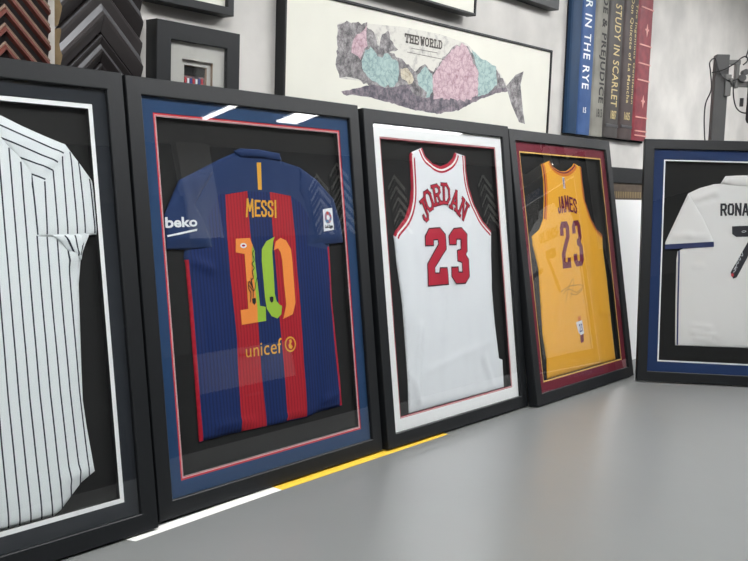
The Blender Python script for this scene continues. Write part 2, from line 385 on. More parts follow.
def strokes(ch, w, h, th, font=None):
    polys = []
    for pl in (font or SL)[ch]:
        P = [(x * w, y * h) for x, y in pl]
        for i in range(len(P) - 1):
            a, b = P[i], P[i + 1]
            dx, dy = b[0] - a[0], b[1] - a[1]; l = math.hypot(dx, dy); dx /= l; dy /= l
            e = th * 0.42
            a2 = (a[0] - dx * e, a[1] - dy * e); b2 = (b[0] + dx * e, b[1] + dy * e)
            polys.append([(a2[0] - dy * th / 2, a2[1] + dx * th / 2), (b2[0] - dy * th / 2, b2[1] + dx * th / 2), (b2[0] + dy * th / 2, b2[1] - dx * th / 2), (a2[0] + dy * th / 2, a2[1] - dx * th / 2)])
    return polys
def place(polys, c, ang, w, h, sx=1):
    ca, sa = math.cos(ang), math.sin(ang)
    return [[(c[0] + (x - w / 2) * ca - (y - h / 2) * sa, c[1] + (x - w / 2) * sa + (y - h / 2) * ca) for x, y in p] for p in polys]
def quads(name, polys, ymap, mats, parent):
    """polys: [(poly, matindex, offset)]"""
    V = []; F = []; M = []
    for p, mi, off in polys:
        b = len(V); V += [(u, ymap(u, v) - off, v) for u, v in p]; F.append(list(range(b, b + len(p)))); M.append(mi)
    return obj(name, V, F, mats, parent, M)

# ------------------------------------------------------------------ materials
K = {}
K['black'] = mat('black_satin_moulding', rgb(17, 20, 23), 0.48, 0.42, bump=0.15, bscale=60, nscale=30, namt=0.12)
K['blackmat'] = mat('black_mat_board', rgb(36, 40, 46), 0.85, 0.3, bump=0.1, bscale=400)
K['backing'] = mat('charcoal_backing', rgb(33, 33, 33), 0.9, 0.25, bump=0.1, bscale=300)
K['blue'] = mat('royal_blue_mat', rgb(34, 66, 104), 0.8, 0.3, bump=0.1, bscale=400)
K['red'] = mat('red_mat', rgb(205, 50, 62), 0.8, 0.3)
K['core'] = mat('white_mat_core', rgb(236, 234, 230), 0.8, 0.3)
K['white'] = mat('white_mat_board', rgb(243, 244, 243), 0.85, 0.3, bump=0.05, bscale=400)
K['darkred'] = mat('dark_red_mat', rgb(168, 34, 56), 0.8, 0.3)
K['maroon'] = mat('maroon_mat', rgb(122, 40, 56), 0.8, 0.3)
K['cream'] = mat('gold_mat', rgb(238, 196, 112), 0.8, 0.3)
K['navy'] = mat('navy_mat', rgb(32, 54, 96), 0.8, 0.3)
K['raw'] = mat('raw_wood', rgb(168, 146, 110), 0.8, 0.3, nscale=40, namt=0.25)
def glassmat():
    m = bpy.data.materials.new('picture_glass'); m.use_nodes = True
    nt = m.node_tree; nt.nodes.clear(); N = nt.nodes; L = nt.links
    out = N.new('ShaderNodeOutputMaterial'); mx = N.new('ShaderNodeMixShader'); tr = N.new('ShaderNodeBsdfTransparent'); gl = N.new('ShaderNodeBsdfGlossy')
    tr.inputs[0].default_value = (0.98, 0.985, 0.985, 1); gl.inputs['Roughness'].default_value = 0.015
    fr = N.new('ShaderNodeFresnel'); fr.inputs['IOR'].default_value = 1.5
    ge = N.new('ShaderNodeNewGeometry'); inv = N.new('ShaderNodeMath'); inv.operation = 'SUBTRACT'; inv.inputs[0].default_value = 1
    L.new(ge.outputs['Backfacing'], inv.inputs[1])
    mu = N.new('ShaderNodeMath'); mu.operation = 'MULTIPLY'; L.new(fr.outputs[0], mu.inputs[0]); L.new(inv.outputs[0], mu.inputs[1])
    m2 = N.new('ShaderNodeMath'); m2.operation = 'MULTIPLY'; m2.use_clamp = True; L.new(mu.outputs[0], m2.inputs[0]); m2.inputs[1].default_value = 1.9
    L.new(m2.outputs[0], mx.inputs[0]); L.new(tr.outputs[0], mx.inputs[1]); L.new(gl.outputs[0], mx.inputs[2]); L.new(mx.outputs[0], out.inputs[0])
    return m
K['glass'] = glassmat()

# ------------------------------------------------------------------ shadow-box frames
RAIL = 0.0405; T = 0.035; JY = 0.0265
def shadowbox(i, label, mats_prof, group):
    x, y, yaw, lean, w, h = FR[i]
    t = empty('framed_jersey', (x, y, 0), (-lean, 0, yaw))
    tag(t, label, 'framed jersey', group)
    mb = ringloft(w, h, [(0.002, T), (0, T - .002), (0, .002), (.0015, 0), (RAIL - .002, 0), (RAIL, .0015), (RAIL, .012), (RAIL - .006, .014), (RAIL - .006, T)])
    mb.done('frame', K['black'], t)
    # mats: list of (u_in, u_out, y, material key) then white cores
    prof = mats_prof
    keys = []; loops = []; mi = []
    for (a, b, yy, k) in prof:
        if k not in keys: keys.append(k)
    outer = prof[0]; liner = prof[1:]
    m1 = ringloft(w, h, [(RAIL - .004, .0125), (RAIL - .004, outer[2]), (outer[1], outer[2]), (outer[1] + .0009, .0125)])
    m1.done('mat_board', K[outer[3]], t)
    m2 = MB(); ks = []
    P = []; mi = []
    for (a, b, yy, k) in liner:
        if k not in ks: ks.append(k)
        P.append((a, yy)); mi.append(ks.index(k)); P.append((b, yy)); mi.append(ks.index(k))
    P.append((b + .0002, .0245)); 
    ks.append('backing')
    mi[-1] = len(ks) - 1
    P.append((b - .003, .0245)); mi.append(len(ks) - 1); P.append((liner[0][0], .0135)); mi.append(len(ks) - 1); mi.append(len(ks)-1)
    m2.rings([rect(q, w - q, q, h - q, yy) for q, yy in P], mi, True)
    m2.done('inner_mat', [K[k] for k in ks], t)
    MB().box((RAIL - .006, JY, RAIL - .006), (w - RAIL + .006, JY + .004, h - RAIL + .006)).done('backing_board', K['backing'], t)
    MB().box((RAIL - .001, .005, RAIL - .001), (w - RAIL + .001, .0065, h - RAIL + .001)).done('glass_pane', K['glass'], t)
    return t, w, h
G = 'framed jerseys leaning in a row on the table'
# the profile order runs outwards->inwards in y: outer mat at .0105, inner a touch deeper

# 1 ------------------------------------------------- pinstripe jersey
t1, w1, h1 = shadowbox(0, 'leftmost black framed jersey, white baseball shirt with dark pinstripes, cut by the picture edge',
    [(0, .0727, .0105, 'blackmat'), (.0718, .0835, .0122, 'white')], G)
K['j1'] = mat('white_pinstripe_cloth', rgb(226, 231, 232), 0.9, 0.2, bump=0.2, bscale=700, sheen=0.1)
K['j1line'] = mat('dark_pinstripe', rgb(46, 52, 62), 0.9, 0.2)
half = [(.40, .893), (.445, .905), (.49, .905), (.5224, .8939), (.5657, .8757), (.6107, .859), (.6626, .8433), (.668, .80), (.69, .70), (.7014, .655), (.6773, .6057), (.667, .55), (.6633, .484), (.658, .39), (.6541, .3059), (.658, .25), (.6684, .1527), (.6357, .1364), (.6168, .12), (.5858, .092), (.57, .084)]
body = half + mirror(half, .4)[::-1]
fol1 = [((.60, .15), (.64, .16), .004, .01), ((.45, .3), (.47, .6), .002, .03), ((.655, .60), (.69, .645), .006, .012)]
c1 = Cloth(body, JY, .007, .012, .002, (8, 3), fol1, 3.1)
lines = []
k = 0
for k in range(-9, 8):
    ub = .495 + .0234 * k; um = .4905 + .0224 * k if k > -8 else .4905 + .0224 * k
    topv = .779 + (.577 - um) * 1.22 if um > .4 else .779 + (.577 - (.8 - um)) * 1.22
    if um > .578: topv = .66
    if um < .222: topv = .66
    pl = [(ub, .10 - .02), (um, .33), (um - .0006, .6), (um - .001 + (.001 if um > .5 else 0), min(topv, .89))]
    lines.append((ribbon(spline2(pl, 2), .0034), 1))
c1.build('jersey', [K['j1'], K['j1line']], t1, lines, .013)
sl = [(.47, .907), (.49, .883), (.5186, .85), (.5338, .831), (.5554, .811), (.577, .779), (.572, .724), (.5754, .651), (.65, .650), (.7283, .6526), (.735, .7047), (.7212, .7618), (.6915, .802), (.6602, .8426), (.6107, .859), (.5657, .8757), (.5224, .8939), (.49, .907)]
SV = [[(.578, .779), (.5815, .655)], [(.6045, .764), (.6022, .655)], [(.6248, .787), (.6262, .655)], [(.6479, .8166), (.6484, .655)], [(.6688, .828), (.6708, .655)], [(.6878, .807), (.6895, .655)], [(.7106, .772), (.7126, .655)],
      [(.49, .884), (.5206, .8726), (.651, .8234)], [(.5186, .8492), (.637, .8041)], [(.5555, .8113), (.6248, .7868)], [(.577, .7788), (.6064, .7678)]]
for side in (0, 1):
    o = sl if side == 0 else mirror(sl, .4)
    cs = Cloth(o, JY - .003, .007, .008, .002, (10, 5), [((.60, .79), (.66, .84), .003, .01)] if side == 0 else [], 5.0 + side)
    cs.build('sleeve', [K['j1'], K['j1line']], t1, [(ribbon(p if side == 0 else mirror(p, .4), .0034), 1) for p in SV], .012)

fo = Cloth([(.612, .654), (.630, .640), (.645, .622), (.662, .606), (.676, .600), (.680, .618), (.700, .654)], JY - .0045, .006, .006, .003, (30, 30), [((.645, .648), (.668, .612), .003, .005), ((.675, .648), (.672, .615), .003, .004)], 9.0)
fo.build('underarm_fold', [K['j1'], K['j1line']], t1, [(ribbon([(.640, .652), (.660, .612)], .0034), 1), (ribbon([(.664, .652), (.668, .608)], .0034), 1), (ribbon([(.688, .652), (.674, .610)], .0034), 1)], .006)

# 2 ------------------------------------------------- blue and red striped jersey
t2, w2, h2 = shadowbox(1, 'framed blue and red striped football shirt lettered MESSI with number 10, blue mat around it',
    [(0, .0755, .0105, 'blue'), (.0748, .0805, .0120, 'red'), (.0805, .0817, .0124, 'core'), (.0817, .0835, .0128, 'darkred'), (.0835, .0843, .0128, 'core')], G)
K['j2'] = mat('deep_blue_cloth', rgb(16, 46, 92), 0.75, 0.3, bump=0.15, bscale=600, sheen=0.1)
K['j2b'] = mat('ribbed_blue_cloth', rgb(15, 42, 98), 0.75, 0.3, ribs=30, ribcol=rgb(10, 30, 78))
K['j2r'] = mat('ribbed_red_cloth', rgb(178, 28, 42), 0.75, 0.3, ribs=30, ribcol=rgb(152, 20, 38))
K['j2t'] = mat('red_piping', rgb(176, 22, 44), 0.75, 0.3)
K['gold'] = mat('gold_print', rgb(226, 166, 52), 0.6, 0.3)
K['orange'] = mat('orange_print', rgb(246, 148, 66), 0.6, 0.3)
K['green'] = mat('green_print', rgb(158, 196, 62), 0.6, 0.3)
K['wprint'] = mat('white_print', rgb(232, 236, 240), 0.6, 0.3)
K['ink'] = mat('black_ink', rgb(24, 26, 34), 0.6, 0.3)
K['pink'] = mat('multicolour_roundel', rgb(210, 80, 60), 0.6, 0.3, nscale=90, col2=rgb(40, 130, 170))
fol2 = [((.2, .18), (.32, .17), .003, .008), ((.40, .158), (.50, .162), .003, .007), ((.17, .58), (.22, .56), .004, .01), ((.2, .5), (.23, .3), .0015, .02), ((.58, .2), (.62, .5), .002, .02), ((.58, .18), (.65, .19), .003, .008)]
c2 = Cloth(D['j2_outline'], JY, .007, .012, .0022, (9, 4), fol2, 8.0)
ltrim = [(.1498, .585), (.1520, .4895), (.1528, .3857), (.1522, .226), (.1528, .152)]
rtrim = [(.6460, .60), (.6462, .551), (.6433, .4505), (.6480, .3089), (.6520, .2236), (.652, .154)]
c2.build('jersey', [K['j2'], K['j2b'], K['j2r'], K['j2t']], t2,
    [(D['j2_panel'], 1), (D['j2_red1'], 2), (D['j2_red2'], 2), (ribbon(ltrim, .010), 3), (ribbon(rtrim, .008), 3)], .012)
for nm, fo, sd in (('j2_lsleeve', [((.12, .64), (.21, .63), .003, .008), ((.14, .76), (.18, .66), .003, .015), ((.19, .78), (.21, .7), .003, .01)], 1.0), ('j2_rsleeve', [((.60, .63), (.69, .63), .003, .008), ((.62, .76), (.6, .66), .003, .015)], 2.0)):
    cs = Cloth(D[nm], JY - .003, .0075, .009, .003, (12, 9), fo, sd)
    cs.build('sleeve', K['j2'], t2, (), .012)
    if nm == 'j2_lsleeve':
        q = D['j2_beko']
        textpatch('sleeve_lettering', 'beko', (q[0], q[2], q[1], q[3]), cs, .0012, K['wprint'], t2, .03, 1.0)
        patch('sleeve_bar', [([q[4], q[6], q[7], q[5]], 0)], cs, .0012, [K['wprint']], t2)
    else:
        q = D['j2_patch']; cx = sum(p[0] for p in q) / 4; cy = sum(p[1] for p in q) / 4 + .006
        circ = [(cx + .0150 * math.cos(a * .393), cy + .0170 * math.sin(a * .393)) for a in range(16)]
        cir2 = [(cx + .0065 * math.cos(a * .393), cy + .007 * math.sin(a * .393)) for a in range(16)]
        patch('league_patch', [(q, 0), (circ, 1), (cir2, 2)], cs, .001, [K['wprint'], K['pink'], K['wprint']], t2)
        textpatch('patch_lettering', 'LaLiga', ((cx - .016, cy - .0205), (cx + .017, cy - .0195), (cx - .016, cy - .0325), (cx + .017, cy - .0315)), cs, .0022, K['ink'], t2, .05)
cc = Cloth(D['j2_collar'], JY - .004, .009, .006, .001, (20, 10), (), 4.0)
cc.build('collar', K['j2'], t2, (), .008)
patch('neck_stripe', [(D['j2_gold'], 0)], c2, .001, [K['gold']], t2)
patch('number_one', [(D['j2_one'], 0), (D['j2_oneG'], 1)], c2, .0014, [K['orange'], K['green']], t2)
patch('number_zero', [(D['j2_zeroG'], 0)], c2, .0014, [K['green']], t2)
patch('number_zero', [(D['j2_zeroO'], 0)], c2, .0014, [K['orange']], t2)
q = D['j2_messi']; quads('name_lettering', [(p, 0, .0018) for p in sansline('MESSI', (q[0], q[2], q[1], q[3]), .0058)], c2.y, [K['gold']], t2)
q = D['j2_unicef']; textpatch('sponsor_lettering', 'unicef', ((.3102, .3640), (.4357, .3680), (.3091, .3318), (.4332, .3283)), c2, .0014, K['gold'], t2, .0, 1.05)
gx, gy, gr = .4665, .3475, .0205
gl = [(gx + gr * math.cos(a * .314), gy + gr * math.sin(a * .314)) for a in range(20)]
gl2 = [(gx + gr * .78 * math.cos(a * .314), gy + gr * .78 * math.sin(a * .314)) for a in range(20)]
fig = [(gx - .004, gy + .012), (gx + .004, gy + .013), (gx + .006, gy + .005), (gx + .001, gy + .001), (gx + .007, gy - .007), (gx + .002, gy - .013), (gx - .006, gy - .010), (gx - .008, gy - .002), (gx - .003, gy + .004)]
patch('sponsor_emblem', [(gl, 0), (gl2, 1), (fig, 2)], c2, .0014, [K['gold'], K['j2r'], K['gold']], t2)
a = .3273; b = .6128
patch('hologram_sticker', [([(a + .011 * math.cos(i * .524), b + .0065 * math.sin(i * .524)) for i in range(12)], 0), ([(a + .006 * math.cos(i * .524), b + .0028 * math.sin(i * .524)) for i in range(12)], 1)], c2, .0028, [K['wprint'], K['j2t']], t2)
sg = [(.336, .4690), (.340, .492), (.333, .505), (.337, .522), (.349, .5042), (.344, .5234), (.353, .5300), (.351, .5464), (.359, .555), (.352, .5657), (.361, .5746), (.357, .59), (.362, .60)]
patch('signature', [(ribbon(spline2(sg), .0026), 0), (ribbon(spline2([(.335, .512), (.352, .497), (.36, .515), (.366, .53)]), .0022), 0), (ribbon([(.344, .53), (.35, .50), (.347, .48)], .0022), 0)], c2, .0026, [K['ink']], t2)
def crest(x, y, s): return [(x - s, y + s), (x, y + s * 1.25), (x + s, y + s), (x + s * .9, y - s * .5), (x, y - s * 1.4), (x - s * .9, y - s * .5)]
patch('number_crest', [(crest(.3495, .4705, .007), 0)], c2, .0026, [K['ink']], t2)
patch('number_crest', [(crest(.4115, .4700, .0065), 0)], c2, .0026, [K['ink']], t2)

# 3 ------------------------------------------------- white and red tank
t3, w3, h3 = shadowbox(2, 'framed white sleeveless basketball jersey lettered JORDAN with red number 23, white mat',
    [(0, .0766, .0105, 'white'), (.076, .0795, .0120, 'darkred'), (.0795, .0805, .0122, 'core'), (.0805, .0828, .0126, 'darkred')], G)
K['j3'] = mat('white_mesh_cloth', rgb(232, 235, 238), 0.85, 0.25, bump=0.35, bscale=500, sheen=0.1)
K['j3r'] = mat('crimson_trim', rgb(176, 36, 58), 0.8, 0.3)
K['j3n'] = mat('crimson_twill', rgb(188, 40, 62), 0.8, 0.3, nscale=14, namt=0.10)
K['j3d'] = mat('dark_twill_edge', rgb(70, 44, 52), 0.8, 0.3)
O3 = [(u, min(v, .080) if v < .1 else v) for u, v in D['j3_outline']]
fol3 = [((.17, .12), (.22, .34), .005, .012), ((.16, .19), (.19, .11), .004, .01), ((.6, .10), (.56, .2), .003, .012), ((.35, .3), (.37, .5), .002, .02), ((.25, .2), (.6, .25), .0012, .01), ((.48, .6), (.58, .7), .0015, .015), ((.3, .78), (.34, .86), .0015, .012)]
c3 = Cloth(O3, JY, .007, .010, .0025, (9, 4), fol3, 12.0)
neck = spline2(O3[1:8]); larm = spline2(O3[28:] + [O3[0]]); rarm = spline2(O3[8:14])
nb_, lb_, rb_ = [], [], []
def band(line, sgn, w=.0205):
    return [(ribbon(line, w, sgn * w / 2), 1), (ribbon(line, w * .30, sgn * w * .52), 0)]
regs = band(neck, -1) + band(larm, -1) + band(rarm, -1)
regs = [(ribbon(l, .034, -.0045), 1) for l in (neck, larm, rarm)] + [(ribbon(l, .0062, -.0115), 2) for l in (neck, larm, rarm)]
c3.build('jersey', [K['j3'], K['j3r'], K['core']], t3, regs, .012)
for nm in ('j3_two', 'j3_three'):
    p = D[nm]
    patch('number_two' if nm == 'j3_two' else 'number_three', [(p, 0), (inset(p, .0042), 1)], c3, .0012, [K['j3d'], K['j3n']], t3)
cs_ = D['j3_name']
for ch, c, an, sw in (('J', (.283, .699), .50, .9), ('O', (.3085, .7315), .40, 1), ('R', (.3545, .750), .16, 1.1), ('D', (.4045, .7545), -.03, 1.1), ('A', (.4535, .7330), -.36, 1.1), ('N', (.4985, .7035), -.62, 1.1)):
    hh = .066; ww = .040 * sw
    P = place(strokes(ch, ww, hh, .0135), c, an, ww, hh); Q = place(strokes(ch, ww, hh, .0085), c, an, ww, hh)
    quads('name_letter', [(p, 0, .0012) for p in P] + [(p, 1, .0019) for p in Q], c3.y, [K['j3d'], K['j3n']], t3)

# 4 ------------------------------------------------- gold tank
t4, w4, h4 = shadowbox(3, 'framed golden yellow sleeveless basketball jersey lettered JAMES with number 23, maroon mat',
    [(0, .0750, .0105, 'maroon'), (.0742, .081, .0122, 'cream')], G)
K['j4'] = mat('golden_yellow_cloth', rgb(240, 176, 40), 0.75, 0.3, bump=0.25, bscale=500, sheen=0.1)
K['j4w'] = mat('wine_print', rgb(112, 32, 58), 0.7, 0.3)
K['j4o'] = mat('orange_trim', rgb(214, 120, 34), 0.75, 0.3)
O4 = [(u, .080 if v < .1 else v) for u, v in D['j4_outline']]
fol4 = [((.2, .2), (.3, .5), .002, .03), ((.5, .4), (.55, .7), .002, .03), ((.3, .46), (.38, .42), .002, .01), ((.60, .29), (.69, .27), .003, .01)]
c4 = Cloth(O4, JY, .007, .010, .0025, (8, 4), fol4, 21.0)
neck = spline2(O4[0:7][1:7]); rarm = spline2(O4[7:13]); larm = spline2(O4[27:] + [O4[0]])
regs = [(ribbon(l, .019, -.0095), 2) for l in (neck, larm, rarm)] + [(ribbon(l, .0055, -.0050), 1) for l in (neck, larm, rarm)]
c4.build('jersey', [K['j4'], K['j4w'], K['j4o']], t4, regs, .012)
def fit(poly, q):   # q = tl, tr, br, bl
    return boxed(poly, q[0], q[1], q[3], q[2])
ring2 = [(0, .78), (0, .88), (.18, 1), (.8, 1), (1, .88), (1, .66), (.42, .3), (.38, .13), (.62, .13), (.64, .22), (1, .22), (.98, 0), (0, 0), (0, .3), (.60, .68), (.62, .86), (.38, .86), (.37, .70), (0, .70)]
ring3 = [(0, .72), (0, .88), (.2, 1), (.8, 1), (1, .88), (1, .62), (.86, .52), (1, .42), (1, .12), (.8, 0), (.2, 0), (0, .12), (0, .28), (.36, .28), (.38, .12), (.62, .12), (.63, .42), (.42, .46), (.42, .58), (.62, .62), (.62, .88), (.38, .88), (.37, .72)]
p2 = fit(ring2, D['j4_two']); p3 = fit(ring3, [(.4300, .6619), (.4990, .6651), (.4950, .4835), (.4180, .4804)])
p2 = fit(ring2, [(.3330, .6591), (.4060, .6620), (.3960, .4790), (.3221, .4790)])
patch('number_two', [(p2, 0)], c4, .0012, [K['j4w']], t4)
patch('number_three', [(p3, 0)], c4, .0012, [K['j4w']], t4)
def arch(p):
    return (p[0], p[1] + .012 * (1 - ((p[0] - .404) / .08) ** 2))
quads('name_lettering', [([arch(a) for a in p], 0, .0018) for p in sansline('JAMES', ((.3290, .7470), (.4860, .7470), (.3310, .6880), (.4790, .6880)), .0088, gap=.26)], c4.y, [K['j4w']], t4)
lx, ly = .4015, .812
K['lblue'] = mat('blue_print', rgb(40, 60, 130), .6)
K['lred'] = mat('red_print', rgb(190, 50, 60), .6)
patch('league_logo', [([(lx - .009, ly + .022), (lx + .009, ly + .022), (lx + .009, ly - .022), (lx - .009, ly - .022)], 0), ([(lx - .007, ly + .020), (lx - .001, ly + .020), (lx + .001, ly), (lx - .004, ly - .020), (lx - .007, ly - .020)], 1), ([(lx + .003, ly + .020), (lx + .007, ly + .020), (lx + .007, ly - .020), (lx + .002, ly - .020), (lx + .004, ly)], 2)], c4, .001, [K['wprint'], K['lblue'], K['lred']], t4)
patch('signature', [(ribbon(spline2(l), .0016), 0) for l in ([(.285, .392), (.33, .402), (.38, .410), (.463, .405), (.445, .385), (.40, .372), (.36, .382)], [(.317, .347), (.34, .385), (.372, .425), (.40, .43), (.365, .37), (.36, .36), (.40, .39), (.43, .42)], [(.30, .38), (.35, .398), (.41, .381), (.45, .395)])], c4, .0012, [K['ink']], t4)
patch('ink_dot', [([(.456, .340), (.462, .341), (.463, .344), (.457, .344)], 0)], c4, .0012, [K['ink']], t4)
fx, fy = .410, .236
patch('trophy_patch', [([(fx - .013, fy + .05), (fx + .013, fy + .052), (fx + .014, fy + .03), (fx - .012, fy + .028)], 0), ([(fx - .030, fy + .030), (fx + .020, fy + .034), (fx + .028, fy - .018), (fx + .006, fy - .026), (fx - .016, fy - .012)], 1), ([(fx - .006, fy - .024), (fx + .022, fy - .02), (fx + .018, fy - .05), (fx - .006, fy - .054)], 2)], c4, .001, [K['j4o'], K['wprint'], K['j4w']], t4)
textpatch('patch_lettering', '23', ((fx - .012, fy + .02), (fx + .014, fy + .022), (fx - .010, fy - .012), (fx + .016, fy - .010)), c4, .0026, K['lblue'], t4, .02)

# 5 ------------------------------------------------- white jersey, turned frame
t5, w5, h5 = shadowbox(4, 'rightmost framed jersey, white football shirt lettered RONA, blue mat, angled towards the camera',
    [(0, .0815, .0105, 'navy'), (.0808, .0878, .0122, 'white')], G)
K['j5'] = mat('white_football_cloth', rgb(222, 221, 219), 0.85, 0.25, bump=0.15, bscale=600, sheen=0.1)
K['j5b'] = mat('slate_blue_trim', rgb(48, 58, 98), 0.8, 0.3)
K['j5k'] = mat('charcoal_print', rgb(44, 44, 50), 0.7, 0.3)
hb = [(.408, .862), (.3712, .860), (.3329, .8562), (.3147, .8245), (.2892, .8218), (.2321, .8041), (.1865, .7808), (.20, .68), (.19, .56), (.152, .54), (.1479, .5026), (.150, .33), (.1544, .1506), (.30, .152), (.408, .1535)]
bd = hb + mirror(hb, .408)[::-1][1:-1]
fol5 = [((.22, .21), (.31, .20), .004, .006), ((.22, .235), (.29, .232), .004, .006), ((.23, .185), (.30, .178), .003, .006), ((.21, .76), (.29, .79), .003, .010), ((.22, .74), (.30, .765), -.003, .006), ((.22, .48), (.25, .484), .002, .01)]
c5 = Cloth(bd, JY, .007, .010, .002, (7, 4), fol5, 31.0)
sm = [(.1565, .55), (.1575, .50), (.159, .33), (.1625, .152)]
c5.build('jersey', [K['j5'], K['j5b']], t5, [(ribbon(sm, .0065, 0), 1), (ribbon(mirror(sm, .408), .0065, 0), 1)], .012)
for sd in (0, 1):
    mm = (lambda p: p) if sd == 0 else (lambda p: mirror(p, .408))
    cs = Cloth(mm(D['j5_sleeve']), JY - .003, .008, .009, .002, (9, 5), [(mm([(.13, .60)])[0], mm([(.2, .61)])[0], .003, .01), (mm([(.20, .60)])[0], mm([(.28, .61)])[0], .003, .01)], 33.0 + sd)
    cs.build('sleeve', K['j5'], t5, (), .012)
    patch('cuff', [(mm([(.0985, .5650), (.0995, .5450), (.2945, .5622), (.2935, .5835)]), 0)], cs, .0015, [K['j5b']], t5)
colr = [(.3147, .8245), (.3329, .8562), (.3712, .857), (.408, .859)]
co = colr + [(.408, .818), (.3532, .819)]
cfull = colr + mirror(colr[:-1], .408)[::-1] + [(.4628, .819), (.408, .8165), (.3532, .819)]
ccl = Cloth(cfull, JY - .004, .009, .006, .001, (12, 8), [((.35, .853), (.355, .82), .002, .004)], 36.0)
ccl.build('collar', K['j5'], t5, (), .009)
quads('name_lettering', [(p, 0, .0018) for p in sansline('RONALDO', ((.3161, .7408), (.5140, .7470), (.3170, .6945), (.5140, .7005)), .0085, gap=.24)], c5.y, [K['j5k']], t5)
sev = [(.3635, .6492), (.3959, .652), (.4276, .6539), (.475, .654), (.475, .62), (.3885, .4398), (.374, .4343), (.3634, .4594), (.43, .59), (.44, .6095), (.3815, .6062), (.3652, .6176)]
patch('number_seven', [(sev, 0)], c5, .0014, [K['j5k']], t5)
patch('number_crest', [([(.371 + .006 * math.cos(i * .63), .4495 + .007 * math.sin(i * .63)) for i in range(10)], 0)], c5, .0022, [K['lred']], t5)
patch('signature', [(ribbon(spline2(l), .0018), 0) for l in ([(.376, .47), (.386, .49), (.380, .50), (.394, .498), (.388, .515), (.402, .512), (.396, .53), (.41, .53), (.405, .55)], [(.374, .46), (.384, .47), (.379, .478), (.391, .48)])] + [(ribbon(spline2([(.402, .628), (.410, .633), (.42, .631), (.41, .626), (.402, .628)]), .0014), 0)], c5, .0022, [K['wprint']], t5)

# ------------------------------------------------------------------ table, strips
K['table'] = mat('grey_laminate', rgb(122, 124, 123), 0.33, 0.5, nscale=2.2, namt=0.05, bump=0.06, bscale=25)
K['metal'] = mat('grey_metal', rgb(90, 92, 95), 0.4, metallic=0.6)
tb = empty('work_table', (2.2, -.7, TZ)); tag(tb, 'long light grey laminate work table that all the framed jerseys stand on', 'table')
MB().box((-3.0, -.74, -.04), (4.6, .749, 0), bev=.004).done('tabletop', K['table'], tb)
for sx in (-2.85, .8, 4.45):
    for sy in (-.62, .62):
        MB().box((sx - .03, sy - .03, FLOOR - TZ), (sx + .03, sy + .03, -.04), bev=.003).done('leg', K['metal'], tb)
MB().box((-2.85, -.65, -.12), (4.45, -.60, -.04)).box((-2.85, .60, -.12), (4.45, .65, -.04)).done('apron', K['metal'], tb)
K['wpaper'] = mat('white_card', rgb(240, 240, 236), 0.7)
K['ypaper'] = mat('yellow_card', rgb(246, 200, 62), 0.7)
def strip(name, pts, m, lab, zz):
    z0 = zz; z1 = zz + .0009
    v = [(x, y, z0) for x, y in pts] + [(x, y, z1) for x, y in pts]; n = len(pts)
    f = [list(range(n))[::-1], list(range(n, 2 * n))] + [[i, (i + 1) % n, n + (i + 1) % n, n + i] for i in range(n)]
    o = obj(name, v, f, m); tag(o, lab, 'card strip'); return o
strip('card_strip', [(1.118, -.204), (1.565, -.1875), (1.565, -.155), (1.105, -.172)], K['wpaper'], 'white card strip on the table under the blue matted striped shirt frame', TZ)
strip('card_strip', [(1.566, -.1885), (2.297, -.179), (2.297, -.140), (1.566, -.150)], K['ypaper'], 'yellow card strip on the table under the feet of the middle frames', TZ)

# ------------------------------------------------------------------ room
def wallmat(name, c1, c2, sc):
    return mat(name, c1, 0.75, 0.25, nscale=sc, col2=c2, bump=0.2, bscale=14)
K['wall'] = wallmat('mottled_plaster', rgb(212, 209, 204), rgb(190, 188, 184), 4.5)
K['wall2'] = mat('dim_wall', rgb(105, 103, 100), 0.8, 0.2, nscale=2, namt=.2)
K['ceil'] = mat('ceiling_tile', rgb(214, 214, 210), 0.9, 0.2)
K['floor'] = mat('concrete_floor', rgb(120, 118, 114), 0.6, 0.4, nscale=3, namt=.2)
X0, X1, Y0 = -3.2, 11.0, -3.75
def struct(name, lo, hi, m):
    o = MB().box(lo, hi).done(name, m); tag(o, kind='structure'); return o
struct('wall_back', (X0, WY, FLOOR), (X1, WY + .1, CEIL), K['wall'])
struct('wall_front', (X0, Y0 - .1, FLOOR), (X1, Y0, CEIL), K['wall2'])
K['fardark'] = mat('charcoal_far_side', rgb(38, 38, 40), 0.6, 0.3, nscale=3, namt=.3)
struct('trim_2', (X0, Y0, FLOOR), (X1, Y0 + .08, 1.30), K['fardark'])  # dark band added so the frame glass mirrors less light low down
struct('wall_left', (X0 - .1, Y0 - .1, FLOOR), (X0, WY + .1, CEIL), K['wall'])
struct('wall_right', (X1, Y0 - .1, FLOOR), (X1 + .1, WY + .1, CEIL), K['wall'])
struct('floor', (X0 - .1, Y0 - .1, FLOOR - .1), (X1 + .1, WY + .1, FLOOR), K['floor'])
struct('ceiling', (X0 - .1, Y0 - .1, CEIL), (X1 + .1, WY + .1, CEIL + .1), K['ceil'])

